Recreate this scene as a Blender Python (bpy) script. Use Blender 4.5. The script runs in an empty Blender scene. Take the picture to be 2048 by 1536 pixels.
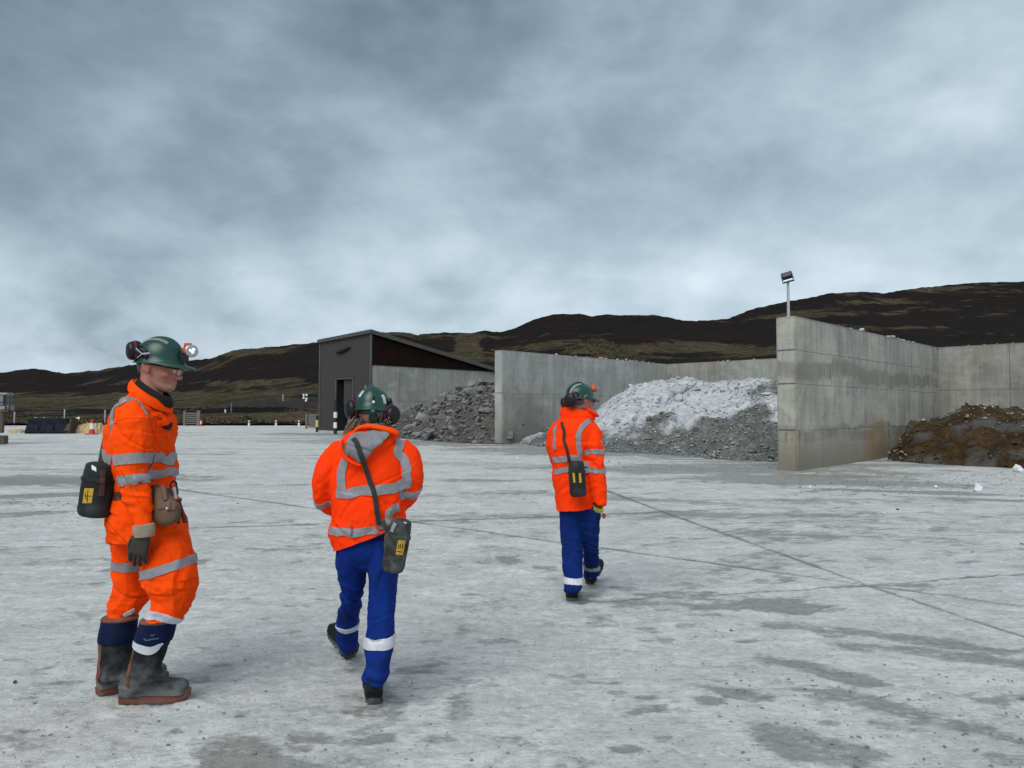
import bpy, bmesh, math, random
import numpy as np
from mathutils import Vector, Matrix
from mathutils.bvhtree import BVHTree
random.seed(7); rng = np.random.default_rng(7)
SC = bpy.context.scene; COL = SC.collection
# ---------------------------------------------------------------- camera
CAMH = 1.5; F = 1479.0; PITCH = math.atan(58/F)
cam = bpy.data.objects.new('camera', bpy.data.cameras.new('camera')); COL.objects.link(cam)
cam.location = (0, 0, CAMH); cam.rotation_euler = (math.pi/2 + PITCH, 0, 0)
cam.data.sensor_width = 36; cam.data.lens = F/2048*36; cam.data.clip_start = .05; cam.data.clip_end = 6000
SC.camera = cam
# ---------------------------------------------------------------- light
SUN_EL, SUN_AZ = 48, 205          # azimuth clockwise from +Y: behind the camera, a little to its left
SKY_GAIN = 0.62
SC.view_settings.view_transform = 'Standard'; SC.view_settings.look = 'None'
SC.view_settings.exposure = 0.92; SC.view_settings.gamma = 1.0; SC.view_settings.use_curve_mapping = False
sun = bpy.data.objects.new('sun', bpy.data.lights.new('sun', 'SUN')); COL.objects.link(sun)
sun.data.energy = 1.5; sun.data.angle = math.radians(45); sun.data.color = (1, .985, .96)
el, az = math.radians(SUN_EL), math.radians(SUN_AZ)
sdir = Vector((math.sin(az)*math.cos(el), math.cos(az)*math.cos(el), math.sin(el)))
sun.rotation_euler = (-sdir).to_track_quat('-Z', 'Y').to_euler(); sun.location = sdir*50
W = bpy.data.worlds.new('World'); SC.world = W; W.use_nodes = True
SC.cycles.use_denoising = True
SC.cycles.max_bounces = 6


class NT:
    """small helper for building node trees"""
    def __init__(s, tree):
        s.t = tree; s.n = tree.nodes; s.l = tree.links; s.n.clear()
    def add(s, typ, **kw):
        nd = s.n.new(typ)
        for k, v in kw.items():
            if k.startswith('i_'):
                key = k[2:]; key = int(key) if key.isdigit() else key.replace('_', ' ')
                s.put(nd, key, v)
            else: setattr(nd, k, v)
        return nd
    def put(s, nd, key, v):
        if isinstance(v, bpy.types.NodeSocket): s.l.new(v, nd.inputs[key])
        elif isinstance(v, bpy.types.Node): s.l.new(v.outputs[0], nd.inputs[key])
        else:
            if isinstance(v, tuple) and len(v) == 3 and nd.inputs[key].type == 'RGBA': v = v + (1,)
            nd.inputs[key].default_value = v
    def math(s, op, a, b=0.0, c=None, clamp=False):
        nd = s.add('ShaderNodeMath', operation=op, use_clamp=clamp); s.put(nd, 0, a); s.put(nd, 1, b)
        if c is not None: s.put(nd, 2, c)
        return nd.outputs[0]
    def mix(s, f, a, b, blend='MIX'):
        nd = s.add('ShaderNodeMix', data_type='RGBA', blend_type=blend)
        s.put(nd, 0, f); s.put(nd, 6, a); s.put(nd, 7, b); return nd.outputs[2]
    def ramp(s, f, stops, interp='LINEAR'):
        nd = s.add('ShaderNodeValToRGB'); s.put(nd, 0, f); cr = nd.color_ramp; cr.interpolation = interp
        while len(cr.elements) < len(stops): cr.elements.new(.5)
        for e, (p, c) in zip(cr.elements, stops):
            e.position = p; e.color = (c, c, c, 1) if isinstance(c, (int, float)) else tuple(c) + (1,)
        return nd.outputs[0]
    def noise(s, vec, scale=1.0, detail=4.0, rough=.55, dist=0.0, typ='FBM'):
        return s.add('ShaderNodeTexNoise', i_Vector=vec, i_Scale=scale, i_Detail=detail, i_Roughness=rough, i_Distortion=dist).outputs[0]
    def maprange(s, v, a, b, c=0.0, d=1.0):
        return s.add('ShaderNodeMapRange', i_0=v, i_1=a, i_2=b, i_3=c, i_4=d).outputs[0]
    def scale(s, vec, sc):
        nd = s.add('ShaderNodeVectorMath', operation='MULTIPLY'); s.put(nd, 0, vec); nd.inputs[1].default_value = sc
        return nd.outputs[0]


# sky: Nishita daylight almost wholly covered by a procedural cloud deck
w = NT(W.node_tree)
tc = w.add('ShaderNodeTexCoord')
sep = w.add('ShaderNodeSeparateXYZ', i_0=tc.outputs['Generated'])
zc = w.math('MAXIMUM', sep.outputs[2], 0.0)
den = w.math('ADD', zc, .34)
cx = w.math('DIVIDE', sep.outputs[0], den); cy = w.math('DIVIDE', sep.outputs[1], den)
cvp = w.add('ShaderNodeCombineXYZ', i_0=cx, i_1=cy, i_2=.37)
cv = w.add('ShaderNodeVectorMath', operation='ADD'); w.put(cv, 0, w.scale(tc.outputs['Generated'], (1.25, 1.0, 2.5))); w.put(cv, 1, w.scale(cvp.outputs[0], (.22, .22, 1)))
nb = w.noise(cv, 1.25, 3, .45, .1)
na = w.noise(cv, 2.9, 7, .50, .12)
nc = w.noise(cv.outputs[0], 6.5, 7, .55, .2)
# overall tone of the deck
tone = w.math('ADD', w.math('MULTIPLY', nb, .62), w.math('MULTIPLY', na, .62))
tone = w.math('ADD', tone, w.math('MULTIPLY', nc, .30))          # ~0.77 mean
tone = w.math('ADD', tone, w.math('MULTIPLY', sep.outputs[0], .24)); tone = w.math('ADD', tone, .10)
elev = w.maprange(zc, 0.0, .48, .21, -.13)
tone = w.math('ADD', tone, elev)
ccol = w.ramp(w.maprange(tone, .33, 1.24), [(0, (.083, .119, .155)), (.28, (.140, .191, .240)), (.5, (.235, .310, .373)), (.74, (.40, .50, .575)), (1, (.64, .74, .81))])
lowb = w.ramp(zc, [(0, 1.0), (.07, .8), (.20, 0)])
lowb = w.math('MULTIPLY', lowb, w.ramp(nc, [(.38, .15), (.62, 1.0)]))
ccol = w.mix(w.math('MULTIPLY', lowb, .55), ccol, (.60, .71, .80))
sky = w.add('ShaderNodeTexSky', sky_type='NISHITA', sun_disc=False, sun_elevation=math.radians(SUN_EL), sun_rotation=math.radians(SUN_AZ))
b1 = w.add('ShaderNodeBackground', i_Color=sky.outputs[0], i_Strength=.07)
b2 = w.add('ShaderNodeBackground', i_Color=ccol, i_Strength=SKY_GAIN)
mx = w.add('ShaderNodeMixShader', i_0=.93); w.l.new(b1.outputs[0], mx.inputs[1]); w.l.new(b2.outputs[0], mx.inputs[2])
w.add('ShaderNodeOutputWorld', i_0=mx.outputs[0])

# ---------------------------------------------------------------- helpers
def at(px, py, D):
    """world point at forward distance D behind photo pixel (px,py)"""
    r, u = (px-1024)/F, (768-py)/F
    d = Vector((r, math.cos(PITCH) - u*math.sin(PITCH), math.sin(PITCH) + u*math.cos(PITCH)))
    return Vector((0, 0, CAMH)) + d*(D/d.y)

def gz(x, y):
    """level of the yard: flat near by, rising gently beyond 20 m"""
    k = 2.5; t = (np.asarray(y, float)-20.5)/k
    v = .0150*k*np.log1p(np.exp(np.clip(t, -30, 30))); v = np.where(t > 30, .0150*k*t, v)
    return np.minimum(v, .0150*40) if np.ndim(v) else float(min(v, .6))

def ground(px, py):
    """where the ray through a pixel meets the yard"""
    lo, hi = 1.0, 70.0
    for _ in range(50):
        m = (lo+hi)/2; p = at(px, py, m)
        if p.z > gz(p.x, p.y): lo = m
        else: hi = m
    p = at(px, py, lo); p.z = gz(p.x, p.y); return p

def _h(ix, iy, iz, seed):
    n = (ix*374761393 + iy*668265263 + iz*2147483647 + seed*974634777) & 0xffffffff
    n = ((n ^ (n >> 13))*1274126177) & 0xffffffff
    n = ((n ^ (n >> 16))*2246822519) & 0xffffffff
    return ((n ^ (n >> 15)) & 0xffffff)/float(0xffffff)*2-1

def vnoise(p, seed=0):
    """smooth 3D value noise in -1..1 for an (N,3) array"""
    i = np.floor(p).astype(np.int64); f = p-i; f = f*f*f*(f*(f*6-15)+10)
    r = 0
    for dx in (0, 1):
        wx = f[:, 0] if dx else 1-f[:, 0]
        for dy in (0, 1):
            wy = f[:, 1] if dy else 1-f[:, 1]
            for dz in (0, 1):
                wz = f[:, 2] if dz else 1-f[:, 2]
                r = r + wx*wy*wz*_h(i[:, 0]+dx, i[:, 1]+dy, i[:, 2]+dz, seed)
    return r

def fbm(p, octv=4, seed=0, gain=.5, ridge=False):
    r = 0; a = 1.0; s = 0
    for o in range(octv):
        n = vnoise(p*(2.03**o)+o*17.3, seed+o)
        if ridge: n = 1-2*np.abs(n)
        r = r+a*n; s += a; a *= gain
    return r/s

def V2(x, y, s=1.0, z=0.0, sy=None):
    x = np.asarray(x, float).ravel(); y = np.asarray(y, float).ravel()
    return np.stack([x*s, y*(s if sy is None else sy), np.full_like(x, z)], 1)

def fastmesh(name, verts, quads, smooth=True, tris=None):
    me = bpy.data.meshes.new(name)
    verts = np.asarray(verts, np.float32); quads = np.asarray(quads, np.int32)
    k = quads.shape[1]
    me.vertices.add(len(verts)); me.vertices.foreach_set('co', verts.ravel())
    me.loops.add(quads.size); me.loops.foreach_set('vertex_index', quads.ravel())
    me.polygons.add(len(quads)); me.polygons.foreach_set('loop_start', np.arange(0, quads.size, k, dtype=np.int32))
    me.polygons.foreach_set('loop_total', np.full(len(quads), k, np.int32))
    me.polygons.foreach_set('use_smooth', np.full(len(quads), smooth))
    me.update(calc_edges=True); return me

def attr(me, name, vals):
    a = me.attributes.new(name, 'FLOAT', 'POINT'); a.data.foreach_set('value', np.asarray(vals, np.float32).ravel())

def grid_quads(nr, nc):
    i = np.arange(nr-1)[:, None]*nc + np.arange(nc-1)[None, :]
    return np.stack([i, i+1, i+nc+1, i+nc], -1).reshape(-1, 4)

def link(name, me, m=None, parent=None, label=None, cat=None, group=None, kind=None, loc=None):
    o = bpy.data.objects.new(name, me); COL.objects.link(o)
    if m is not None and me is not None and not len(me.materials): me.materials.append(m)
    if parent is not None: o.parent = parent
    if loc is not None: o.location = loc
    tag(o, label, cat, group, kind); return o

def tag(o, label=None, cat=None, group=None, kind=None):
    for k, v in (('label', label), ('category', cat), ('group', group), ('kind', kind)):
        if v: o[k] = v
    return o

def thing(name, label, cat, loc=(0, 0, 0), group=None, rotz=0):
    o = link(name, None, loc=Vector(loc), label=label, cat=cat, group=group); o.rotation_euler.z = rotz; return o

def copy_tree(o, parent=None):
    c = o.copy(); COL.objects.link(c)
    if parent is not None: c.parent = parent
    for ch in o.children: copy_tree(ch, c)
    return c

def mesh(name, vs, fs, smooth=False):
    me = bpy.data.meshes.new(name); me.from_pydata([tuple(v) for v in vs], [], fs); me.update()
    if smooth: me.polygons.foreach_set('use_smooth', [True]*len(me.polygons))
    return me

def boxv(c, s, R=None):
    vs = [Vector((x*s[0]/2, y*s[1]/2, z*s[2]/2)) for x in (-1, 1) for y in (-1, 1) for z in (-1, 1)]
    if R is not None: vs = [R @ v for v in vs]
    c = Vector(c); return [v+c for v in vs], [(0, 1, 3, 2), (4, 6, 7, 5), (0, 4, 5, 1), (2, 3, 7, 6), (0, 2, 6, 4), (1, 5, 7, 3)]

def join(*vfs):
    V, Fc = [], []
    for v, f in vfs:
        b = len(V); V += list(v); Fc += [tuple(i+b for i in q) for q in f]
    return V, Fc

def bevelled(name, vf, w=.004, seg=2, smooth=True):
    me = mesh(name, *vf); bm = bmesh.new(); bm.from_mesh(me)
    bmesh.ops.recalc_face_normals(bm, faces=bm.faces)
    if w > 0: bmesh.ops.bevel(bm, geom=bm.edges[:], offset=w, segments=seg, affect='EDGES', clamp_overlap=True)
    bm.to_mesh(me); bm.free()
    if smooth:
        me.polygons.foreach_set('use_smooth', [True]*len(me.polygons)); me.set_sharp_from_angle(angle=math.radians(38))
    return me

def cyl(p0, p1, r0, r1=None, n=14, cap=True):
    r1 = r0 if r1 is None else r1; p0, p1 = Vector(p0), Vector(p1); d = (p1-p0).normalized()
    a = d.orthogonal().normalized(); b = d.cross(a)
    vs = []
    for p, r in ((p0, r0), (p1, r1)):
        vs += [p+(a*math.cos(t)+b*math.sin(t))*r for t in [2*math.pi*i/n for i in range(n)]]
    fs = [(i, (i+1) % n, n+(i+1) % n, n+i) for i in range(n)]
    if cap: fs += [tuple(range(n))[::-1], tuple(range(n, 2*n))]
    return vs, fs

def lathe(origin, axis, prof, n=20, ref=None, sx=1.0, sy=1.0):
    """prof: list of (distance along axis, radius)"""
    o = Vector(origin); d = Vector(axis).normalized()
    a = (Vector(ref) - d*Vector(ref).dot(d)).normalized() if ref is not None else d.orthogonal().normalized(); b = d.cross(a)
    vs = []
    for h, r in prof:
        vs += [o+d*h+(a*math.cos(t)*sx+b*math.sin(t)*sy)*max(r, 1e-4) for t in [2*math.pi*i/n for i in range(n)]]
    m = len(prof)
    fs = [(j*n+i, j*n+(i+1) % n, (j+1)*n+(i+1) % n, (j+1)*n+i) for j in range(m-1) for i in range(n)]
    fs += [tuple(range(n))[::-1], tuple(range((m-1)*n, m*n))]
    return vs, fs

# ---------------------------------------------------------------- materials
def mat(name, col, rough=.75, var=.18, vs=8.0, bump=.15, bs=60.0, metal=0.0, dirt=None, stretch=None, coat=0.0, spec=.5, bdist=.01, trans=0.0):
    m = bpy.data.materials.new(name); m.use_nodes = True; t = NT(m.node_tree)
    co = t.add('ShaderNodeTexCoord').outputs['Object']
    if stretch: co = t.scale(co, stretch)
    n1 = t.noise(co, vs, 5, .6)
    c = t.mix(t.maprange(n1, .3, .7), tuple(x*(1-var) for x in col), tuple(min(1, x*(1+var)) for x in col))
    if dirt:
        dc, amt, ds = dirt
        c = t.mix(t.math('MULTIPLY', t.ramp(t.noise(co, ds, 6, .65), [(.45, 0), (.7, 1)]), amt), c, dc)
    b = t.add('ShaderNodeBump', i_Strength=bump, i_Distance=bdist, i_Height=t.noise(co, bs, 4, .6))
    p = t.add('ShaderNodeBsdfPrincipled', i_Base_Color=c, i_Roughness=rough, i_Metallic=metal, i_Normal=b.outputs[0])
    p.inputs['Specular IOR Level'].default_value = spec
    if coat: p.inputs['Coat Weight'].default_value = coat
    if trans: p.inputs['Transmission Weight'].default_value = trans
    t.add('ShaderNodeOutputMaterial', i_0=p.outputs[0]); return m

def concrete(name, base=(.36, .35, .31), bands=(), warm=0.0, var=.30, spots=()):
    m = bpy.data.materials.new(name); m.use_nodes = True; t = NT(m.node_tree)
    pos = t.add('ShaderNodeNewGeometry').outputs['Position']
    info = t.add('ShaderNodeObjectInfo').outputs['Random']
    streak = t.noise(t.scale(pos, (3.2, 3.2, .22)), 1.0, 6, .65)
    fine = t.noise(t.scale(pos, (11, 11, .8)), 1.0, 4, .6)
    blot = t.noise(pos, .55, 6, .62); grain = t.noise(pos, 22, 4, .7)
    board = t.noise(t.scale(pos, (.25, .25, 7)), 1.0, 3, .6)
    v = t.math('ADD', t.math('MULTIPLY', streak, .5), t.math('ADD', t.math('MULTIPLY', fine, .22), t.math('MULTIPLY', blot, .5)))
    v = t.math('ADD', v, t.math('MULTIPLY', grain, .18)); v = t.math('ADD', v, t.math('MULTIPLY', board, .10))
    c = t.mix(t.maprange(v, .60, .94), tuple(x*(1-var*1.5) for x in base), tuple(x*(1+var) for x in base))
    c = t.mix(t.math('MULTIPLY', t.ramp(t.noise(pos, .9, 6, .6, .6), [(.50, 0), (.60, 1)]), .45), c, tuple(x*1.3 for x in base))
    c = t.mix(t.math('MULTIPLY', t.ramp(t.noise(pos, 1.7, 6, .65, .8), [(.54, 0), (.64, 1)]), .35), c, tuple(x*.6 for x in base))
    c = t.mix(t.math('MULTIPLY', t.math('SUBTRACT', info, .5), .10), c, (0, 0, 0))
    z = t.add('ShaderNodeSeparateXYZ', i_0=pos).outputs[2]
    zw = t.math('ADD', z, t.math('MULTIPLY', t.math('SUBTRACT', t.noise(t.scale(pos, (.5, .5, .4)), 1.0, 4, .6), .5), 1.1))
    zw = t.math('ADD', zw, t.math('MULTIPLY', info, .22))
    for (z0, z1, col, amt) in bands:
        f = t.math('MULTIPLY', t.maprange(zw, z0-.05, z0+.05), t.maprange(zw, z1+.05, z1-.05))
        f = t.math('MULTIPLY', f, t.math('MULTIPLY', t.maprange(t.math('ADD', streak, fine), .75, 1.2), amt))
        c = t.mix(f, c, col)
    rust = t.ramp(t.noise(t.scale(pos, (1.4, 1.4, .10)), 1.0, 3, .5), [(.62, 0), (.74, 1)])
    c = t.mix(t.math('MULTIPLY', rust, .18+warm), c, (.22, .15, .07))
    for (pc, rad, col, amt) in spots:
        dn = t.add('ShaderNodeVectorMath', operation='DISTANCE'); t.put(dn, 0, pos); dn.inputs[1].default_value = pc
        dd = t.math('ADD', dn.outputs['Value'], t.math('MULTIPLY', t.math('SUBTRACT', t.noise(pos, 1.8, 5, .6), .5), rad*.9))
        c = t.mix(t.math('MULTIPLY', t.maprange(dd, rad, rad*.35), amt), c, col)
    crk = t.ramp(t.noise(t.scale(pos, (.7, .7, 2.6)), 1.0, 5, .55, 1.5), [(.492, 0), (.50, 1), (.508, 0)]); c = t.mix(t.math('MULTIPLY', crk, .35), c, (.12, .115, .10))
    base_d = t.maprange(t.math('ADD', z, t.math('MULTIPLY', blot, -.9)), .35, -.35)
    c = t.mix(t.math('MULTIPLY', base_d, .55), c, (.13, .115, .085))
    h = t.math('ADD', t.math('MULTIPLY', grain, .5), t.math('MULTIPLY', board, .8))
    b = t.add('ShaderNodeBump', i_Strength=.6, i_Distance=.014, i_Height=h)
    p = t.add('ShaderNodeBsdfPrincipled', i_Base_Color=c, i_Roughness=.88, i_Normal=b.outputs[0])
    t.add('ShaderNodeOutputMaterial', i_0=p.outputs[0]); return m
# ================================================================ yard
JOINTS = [((850, 1047), (1220, 1098)), ((1220, 1098), (1735, 1170)), ((1735, 1170), (2046, 1212)),
          ((1190, 972), (1345, 1030)), ((1345, 1030), (1735, 1170)), ((1735, 1170), (2300, 1358)),
          ((1024, 1036), (1480, 1017)), ((1160, 1206), (1735, 1170)), ((1735, 1170), (2100, 1144)),
          ((330, 975), (850, 1047)), ((340, 1058), (1024, 1036))]
JW = [(ground(*a), ground(*b)) for a, b in JOINTS]
GU = np.linspace(-1, 1, 1050); GU = np.sign(GU)*(.55*np.abs(GU)+.65*np.abs(GU)**2.4)
GD = np.concatenate([np.exp(np.linspace(math.log(1.2), math.log(3.0), 60))[:-1], np.exp(np.linspace(math.log(3.0), math.log(57), 600))])
gx = (GU[None, :]*(GD[:, None]+2.0)); gy = np.repeat(GD[:, None], len(GU), 1)
X, Y = gx.ravel(), gy.ravel()
Z = gz(X, Y)
# uneven crust of drying rock flour over concrete: flakes, ridges, chips, damp hollows
n1 = fbm(V2(X, Y, .35), 4, 11)
n2 = fbm(V2(X, Y, 1.5, sy=2.4), 4, 21)
n3 = fbm(V2(X, Y, 6.0, sy=8.0), 3, 31)
n4 = fbm(V2(X, Y, 22.0), 3, 41)
rough_a = np.clip(.5+.9*fbm(V2(X, Y, .5, 3.3), 3, 51), 0, 1)
flake = np.clip((n3+.25*n4-.18)*5, 0, 1)
near = np.clip(1.4-Y/16, .15, 1)
Z = Z + near*(.006*n1 + .006*n2 + .0048*n3*(.5+rough_a) + .0065*flake*rough_a + .0018*n4)
chip = np.clip((vnoise(V2(X, Y, 9.0, 8.2), 61)-.62)*6, 0, 1)*rough_a
Z -= .006*chip*near
wet = np.clip((fbm(V2(X, Y, .9, 1.7, sy=1.35), 5, 71)+.30*n1-.16)*3.2, 0, 1)
def blob(px, py, rx, ry, ang=0.0, k=1.0):
    """soft-edged damp patch centred on the ground under a photo pixel"""
    g = ground(px, py); c_, s_ = math.cos(ang), math.sin(ang)
    dx, dy = X-g.x, Y-g.y; a = (dx*c_+dy*s_)/rx; b = (-dx*s_+dy*c_)/ry
    d = np.sqrt(a*a+b*b) + .75*nw + .30*n2 + .20*n3
    return k*np.clip((1.02-d)*2.2, 0, 1)
W1 = np.zeros_like(X); nw = fbm(V2(X, Y, 1.3, 5.5, sy=1.9), 5, 91, .6)
for a in [(1640, 1340, .55, .16, -.75), (1800, 1420, .9, .16, -.72, .9), (1480, 1390, .30, .13, -.6), (1420, 1400, .16, .10, 0), (1350, 1420, .2, .07, .1, .7),
          (1240, 1385, .10, .06), (1290, 1395, .10, .05), (1600, 1480, .35, .2, -.7), (1250, 1500, .12, .08), (1490, 1282, .16, .05), (1290, 1258, .10, .05, 0, .7),
          (1420, 1212, 1.1, .26, -.1, .85), (1300, 1190, .6, .12, .1, .8), (1740, 1270, .9, .18, -.45, .9), (1880, 1310, .8, .16, -.4, .8), (440, 1330, .09, .05, 0, .8),
          (470, 1500, .28, .16, -.5, .85), (520, 1520, .2, .12, -.3, .8), (870, 1330, .10, .22, .2, .6), (920, 1420, .10, .3, .1, .6), (480, 1432, .06, .03, 0, .9),
          (2040, 1395, .35, .09, 0, 1), (1500, 1165, .5, .1, .1, .4), (1850, 1170, .9, .08, .05, .7), (60, 960, 4.5, 1.6, .1, 1), (100, 990, 3.0, .5, .35, 1), (20, 1030, 1.6, .4, .6, .9), (170, 965, 1.6, .5, .2, .8),
          (1680, 965, 4.0, 1.0, -.2, .9), (1850, 985, 3.0, .35, -.35, 1), (1980, 1000, 2.5, .25, -.4, 1), (1400, 940, 6, 1.6, -.1, .85), (1150, 905, 6, 2.0, -.3, .8), (1000, 930, 7, 1.2, -.3, .5),
          (800, 885, 8, 2.5, -.2, .7), (640, 868, 5, 2.0, -.2, .7), (1300, 1000, 3.5, .35, -.5, .6), (1500, 1030, 3, .4, -.2, .5), (1650, 1070, 2, .35, -.3, .45), (1150, 960, 4, .6, 0, .5), (940, 990, 4, .5, .1, .4), (1900, 1060, 1.5, .2, -.2, .5)]:
    W1 = np.maximum(W1, blob(*a))
fp = [(-9.5, 40.0), (-5.0, 36.0), (0.0, 31.0), (4.0, 27.0), (8.3, 22.6), (7.0, 18.6), (11.5, 22.0), (16.0, 20.5), (22.0, 19.0)]; dfp = np.full(len(X), 1e9)
for (ax, ay), (bx, by) in zip(fp, fp[1:]):
    t = np.clip(((X-ax)*(bx-ax)+(Y-ay)*(by-ay))/((bx-ax)**2+(by-ay)**2), 0, 1); dfp = np.minimum(dfp, np.hypot(X-ax-t*(bx-ax), Y-ay-t*(by-ay)))
trk = fbm(V2(X*.75+Y*.66, -X*.66+Y*.75, .45, 6.6, sy=2.6), 5, 95, .6)      # tyre-drawn streaks, running obliquely
trk2 = fbm(V2(X, Y, .16, 3.9, sy=1.1), 5, 97, .6)
wet = np.clip(wet*.55+W1*1.05+.62*np.exp(-(dfp/2.6)**2)*np.clip(.9+1.6*trk2, 0, 1.3)+np.clip(trk-.12, 0, 1)*2.0*np.clip((X+1.5)/3, 0, 1)*np.clip(1.3-Y/22, .35, 1)+np.clip(trk2-.10, 0, 1)*1.6*np.clip((Y-5)/6, 0, 1), 0, 1.25)
small = np.clip((fbm(V2(X, Y, 3.2, 2.2, sy=5.5), 3, 81)+.25*n3-.30)*6, 0, 1)*np.clip(1.0-Y/30, 0, 1)
wet = np.clip(wet+small*.8, 0, 1.25)
jm = np.zeros_like(X)
for a, b in JW:
    ax, ay, bx, by = a.x, a.y, b.x, b.y; L2 = (bx-ax)**2+(by-ay)**2
    t = np.clip(((X-ax)*(bx-ax)+(Y-ay)*(by-ay))/L2, 0, 1)
    d = np.hypot(X-(ax+t*(bx-ax))+.010*n3+.006*n4, Y-(ay+t*(by-ay))+.010*n4)
    wd = np.maximum(.017, .0030*Y)
    jm = np.maximum(jm, np.clip(1.5-d/wd, 0, 1)*np.clip(.82+.7*nw+.4*n2, .2, 1))
    wet = np.clip(wet+.5*np.clip(1-d/(.05+.12*np.clip(n1+.2, 0, 1)), 0, 1)*np.clip(n2+.4, 0, 1), 0, 1.25)
Z -= .007*jm + .004*np.clip(wet-.5, 0, 1)*near
me = fastmesh('yard_ground', np.stack([X, Y, Z], 1), grid_quads(len(GD), len(GU)))
brown = np.zeros_like(X)
for a in [(1700, 952, 2.0, .5, -.1, .7), (1960, 948, 2.2, .35, 0, .6), (60, 965, 4, 1.2, 0, .5), (1800, 1010, 3, .3, -.3, .5), (1480, 1285, .12, .05, 0, 1), (1350, 1190, 1.2, .3, 0, .2), (480, 1432, .06, .03, 0, .8)]:
    brown = np.maximum(brown, blob(*a))
attr(me, 'wet', wet); attr(me, 'joint', jm); attr(me, 'brown', brown); attr(me, 'flake', flake*rough_a)
m = bpy.data.materials.new('rock_flour_crust'); m.use_nodes = True; t = NT(m.node_tree)
pos = t.add('ShaderNodeNewGeometry').outputs['Position']
A = lambda n: t.add('ShaderNodeAttribute', attribute_name=n).outputs['Fac']
g1 = t.noise(pos, 1.1, 6, .6); g2 = t.noise(pos, 13, 6, .7); g3 = t.noise(pos, 90, 3, .7); g4 = t.noise(t.scale(pos, (3, 7, 1)), 1.0, 6, .65, .6); g5 = t.noise(t.scale(pos, (7, 17, 1)), 1.0, 4, .6, .8); g6 = t.noise(t.scale(pos, (22, 48, 1)), 1.0, 3, .6, .6)
dry = t.mix(t.maprange(g1, .3, .7), (.43, .44, .425), (.63, .64, .625))
dry = t.mix(t.math('MULTIPLY', t.ramp(g4, [(.42, 1), (.58, 0)]), .42), dry, (.30, .315, .30))
dry = t.mix(t.math('MULTIPLY', t.ramp(g2, [(.36, 1), (.52, 0)]), .40), dry, (.27, .28, .265))
dry = t.mix(t.math('MULTIPLY', t.ramp(g2, [(.56, 0), (.70, 1)]), .5), dry, (.66, .685, .69))
dry = t.mix(t.math('MULTIPLY', t.ramp(g5, [(.60, 0), (.66, 1), (.70, .2)]), .55), dry, (.20, .205, .19))
dry = t.mix(t.math('MULTIPLY', t.ramp(g6, [(.60, 0), (.66, 1)]), .50), dry, (.22, .225, .21)); dry = t.mix(t.math('MULTIPLY', t.ramp(g6, [(.34, 1), (.42, 0)]), .45), dry, (.68, .69, .68))
dry = t.mix(t.math('MULTIPLY', A('flake'), .35), dry, (.60, .62, .62))
wetc = t.mix(t.maprange(g2, .3, .7), (.125, .124, .110), (.235, .237, .215))
gA = t.noise(t.scale(pos, (4, 7, 1)), 1.0, 5, .6, .4); gB = t.noise(t.scale(pos, (18, 34, 1)), 1.0, 4, .65, .3)
wf = t.math('ADD', t.math('MULTIPLY', A('wet'), 1.02), t.math('MULTIPLY', t.math('SUBTRACT', gA, .5), 2.4)); wf = t.math('ADD', wf, t.math('MULTIPLY', t.math('SUBTRACT', gB, .5), 1.9)); wf = t.maprange(wf, .30, 1.02)
c = t.mix(t.math('MULTIPLY', wf, .80), dry, wetc)
c = t.mix(t.math('MULTIPLY', t.math('MULTIPLY', A('brown'), .7), wf), c, (.20, .165, .12))
c = t.mix(t.math('MULTIPLY', A('joint'), .95), c, (.095, .10, .082))
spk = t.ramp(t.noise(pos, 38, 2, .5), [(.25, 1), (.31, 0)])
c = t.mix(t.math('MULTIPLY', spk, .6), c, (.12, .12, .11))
hgt = t.math('ADD', t.math('MULTIPLY', g2, 1.0), t.math('MULTIPLY', g3, .35))
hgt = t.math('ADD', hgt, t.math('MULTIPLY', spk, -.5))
bmp = t.add('ShaderNodeBump', i_Strength=1.0, i_Distance=.016, i_Height=hgt)
p = t.add('ShaderNodeBsdfPrincipled', i_Base_Color=c, i_Roughness=t.maprange(wf, 0, 1, .93, .62), i_Normal=bmp.outputs[0])
t.add('ShaderNodeOutputMaterial', i_0=p.outputs[0])
M_YARD = m
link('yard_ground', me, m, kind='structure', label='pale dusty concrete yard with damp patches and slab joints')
# the wide sheet of ground round and behind the yard
vs, fs = boxv((0, 300, -.30), (5000, 5000, .3)); me = mesh('surrounding_ground', vs, fs); attr(me, 'wet', np.full(8, .3))
for a in ('joint', 'brown', 'flake'): attr(me, a, np.zeros(8))
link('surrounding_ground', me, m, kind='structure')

# ================================================================ moorland hills
SKYL = [(-1200, 720), (-500, 735), (0, 745), (40, 740), (70, 738), (130, 746), (200, 740), (280, 727), (340, 724), (400, 720), (425, 715), (470, 700), (520, 695), (580, 690), (640, 682), (700, 672), (757, 663), (780, 662), (805, 663),
        (835, 670), (850, 667), (884, 666), (940, 666), (971, 660), (985, 663), (1000, 663), (1031, 655), (1066, 638), (1107, 627), (1159, 625), (1184, 631), (1220, 627), (1256, 632), (1307, 630), (1338, 634), (1368, 641),
        (1409, 641), (1461, 634), (1512, 616), (1563, 605), (1660, 585), (1737, 582), (1773, 586), (1839, 575), (1972, 564), (2048, 561), (2300, 548), (2800, 560), (3600, 600)]
su = np.array([(a-1024)/F for a, b in SKYL]); sv = np.array([826.0-b for a, b in SKYL])
U = np.concatenate([np.linspace(-2.2, -.75, 50)[:-1], np.linspace(-.75, .75, 760), np.linspace(.75, 2.2, 50)[1:]])
crest_u = np.array([-2.2, -.75, -.55, -.35, -.2, .02, .25, .32, .6, 2.2]); crest_d = np.array([620, 600, 470, 340, 300, 330, 330, 360, 420, 420.])
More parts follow.
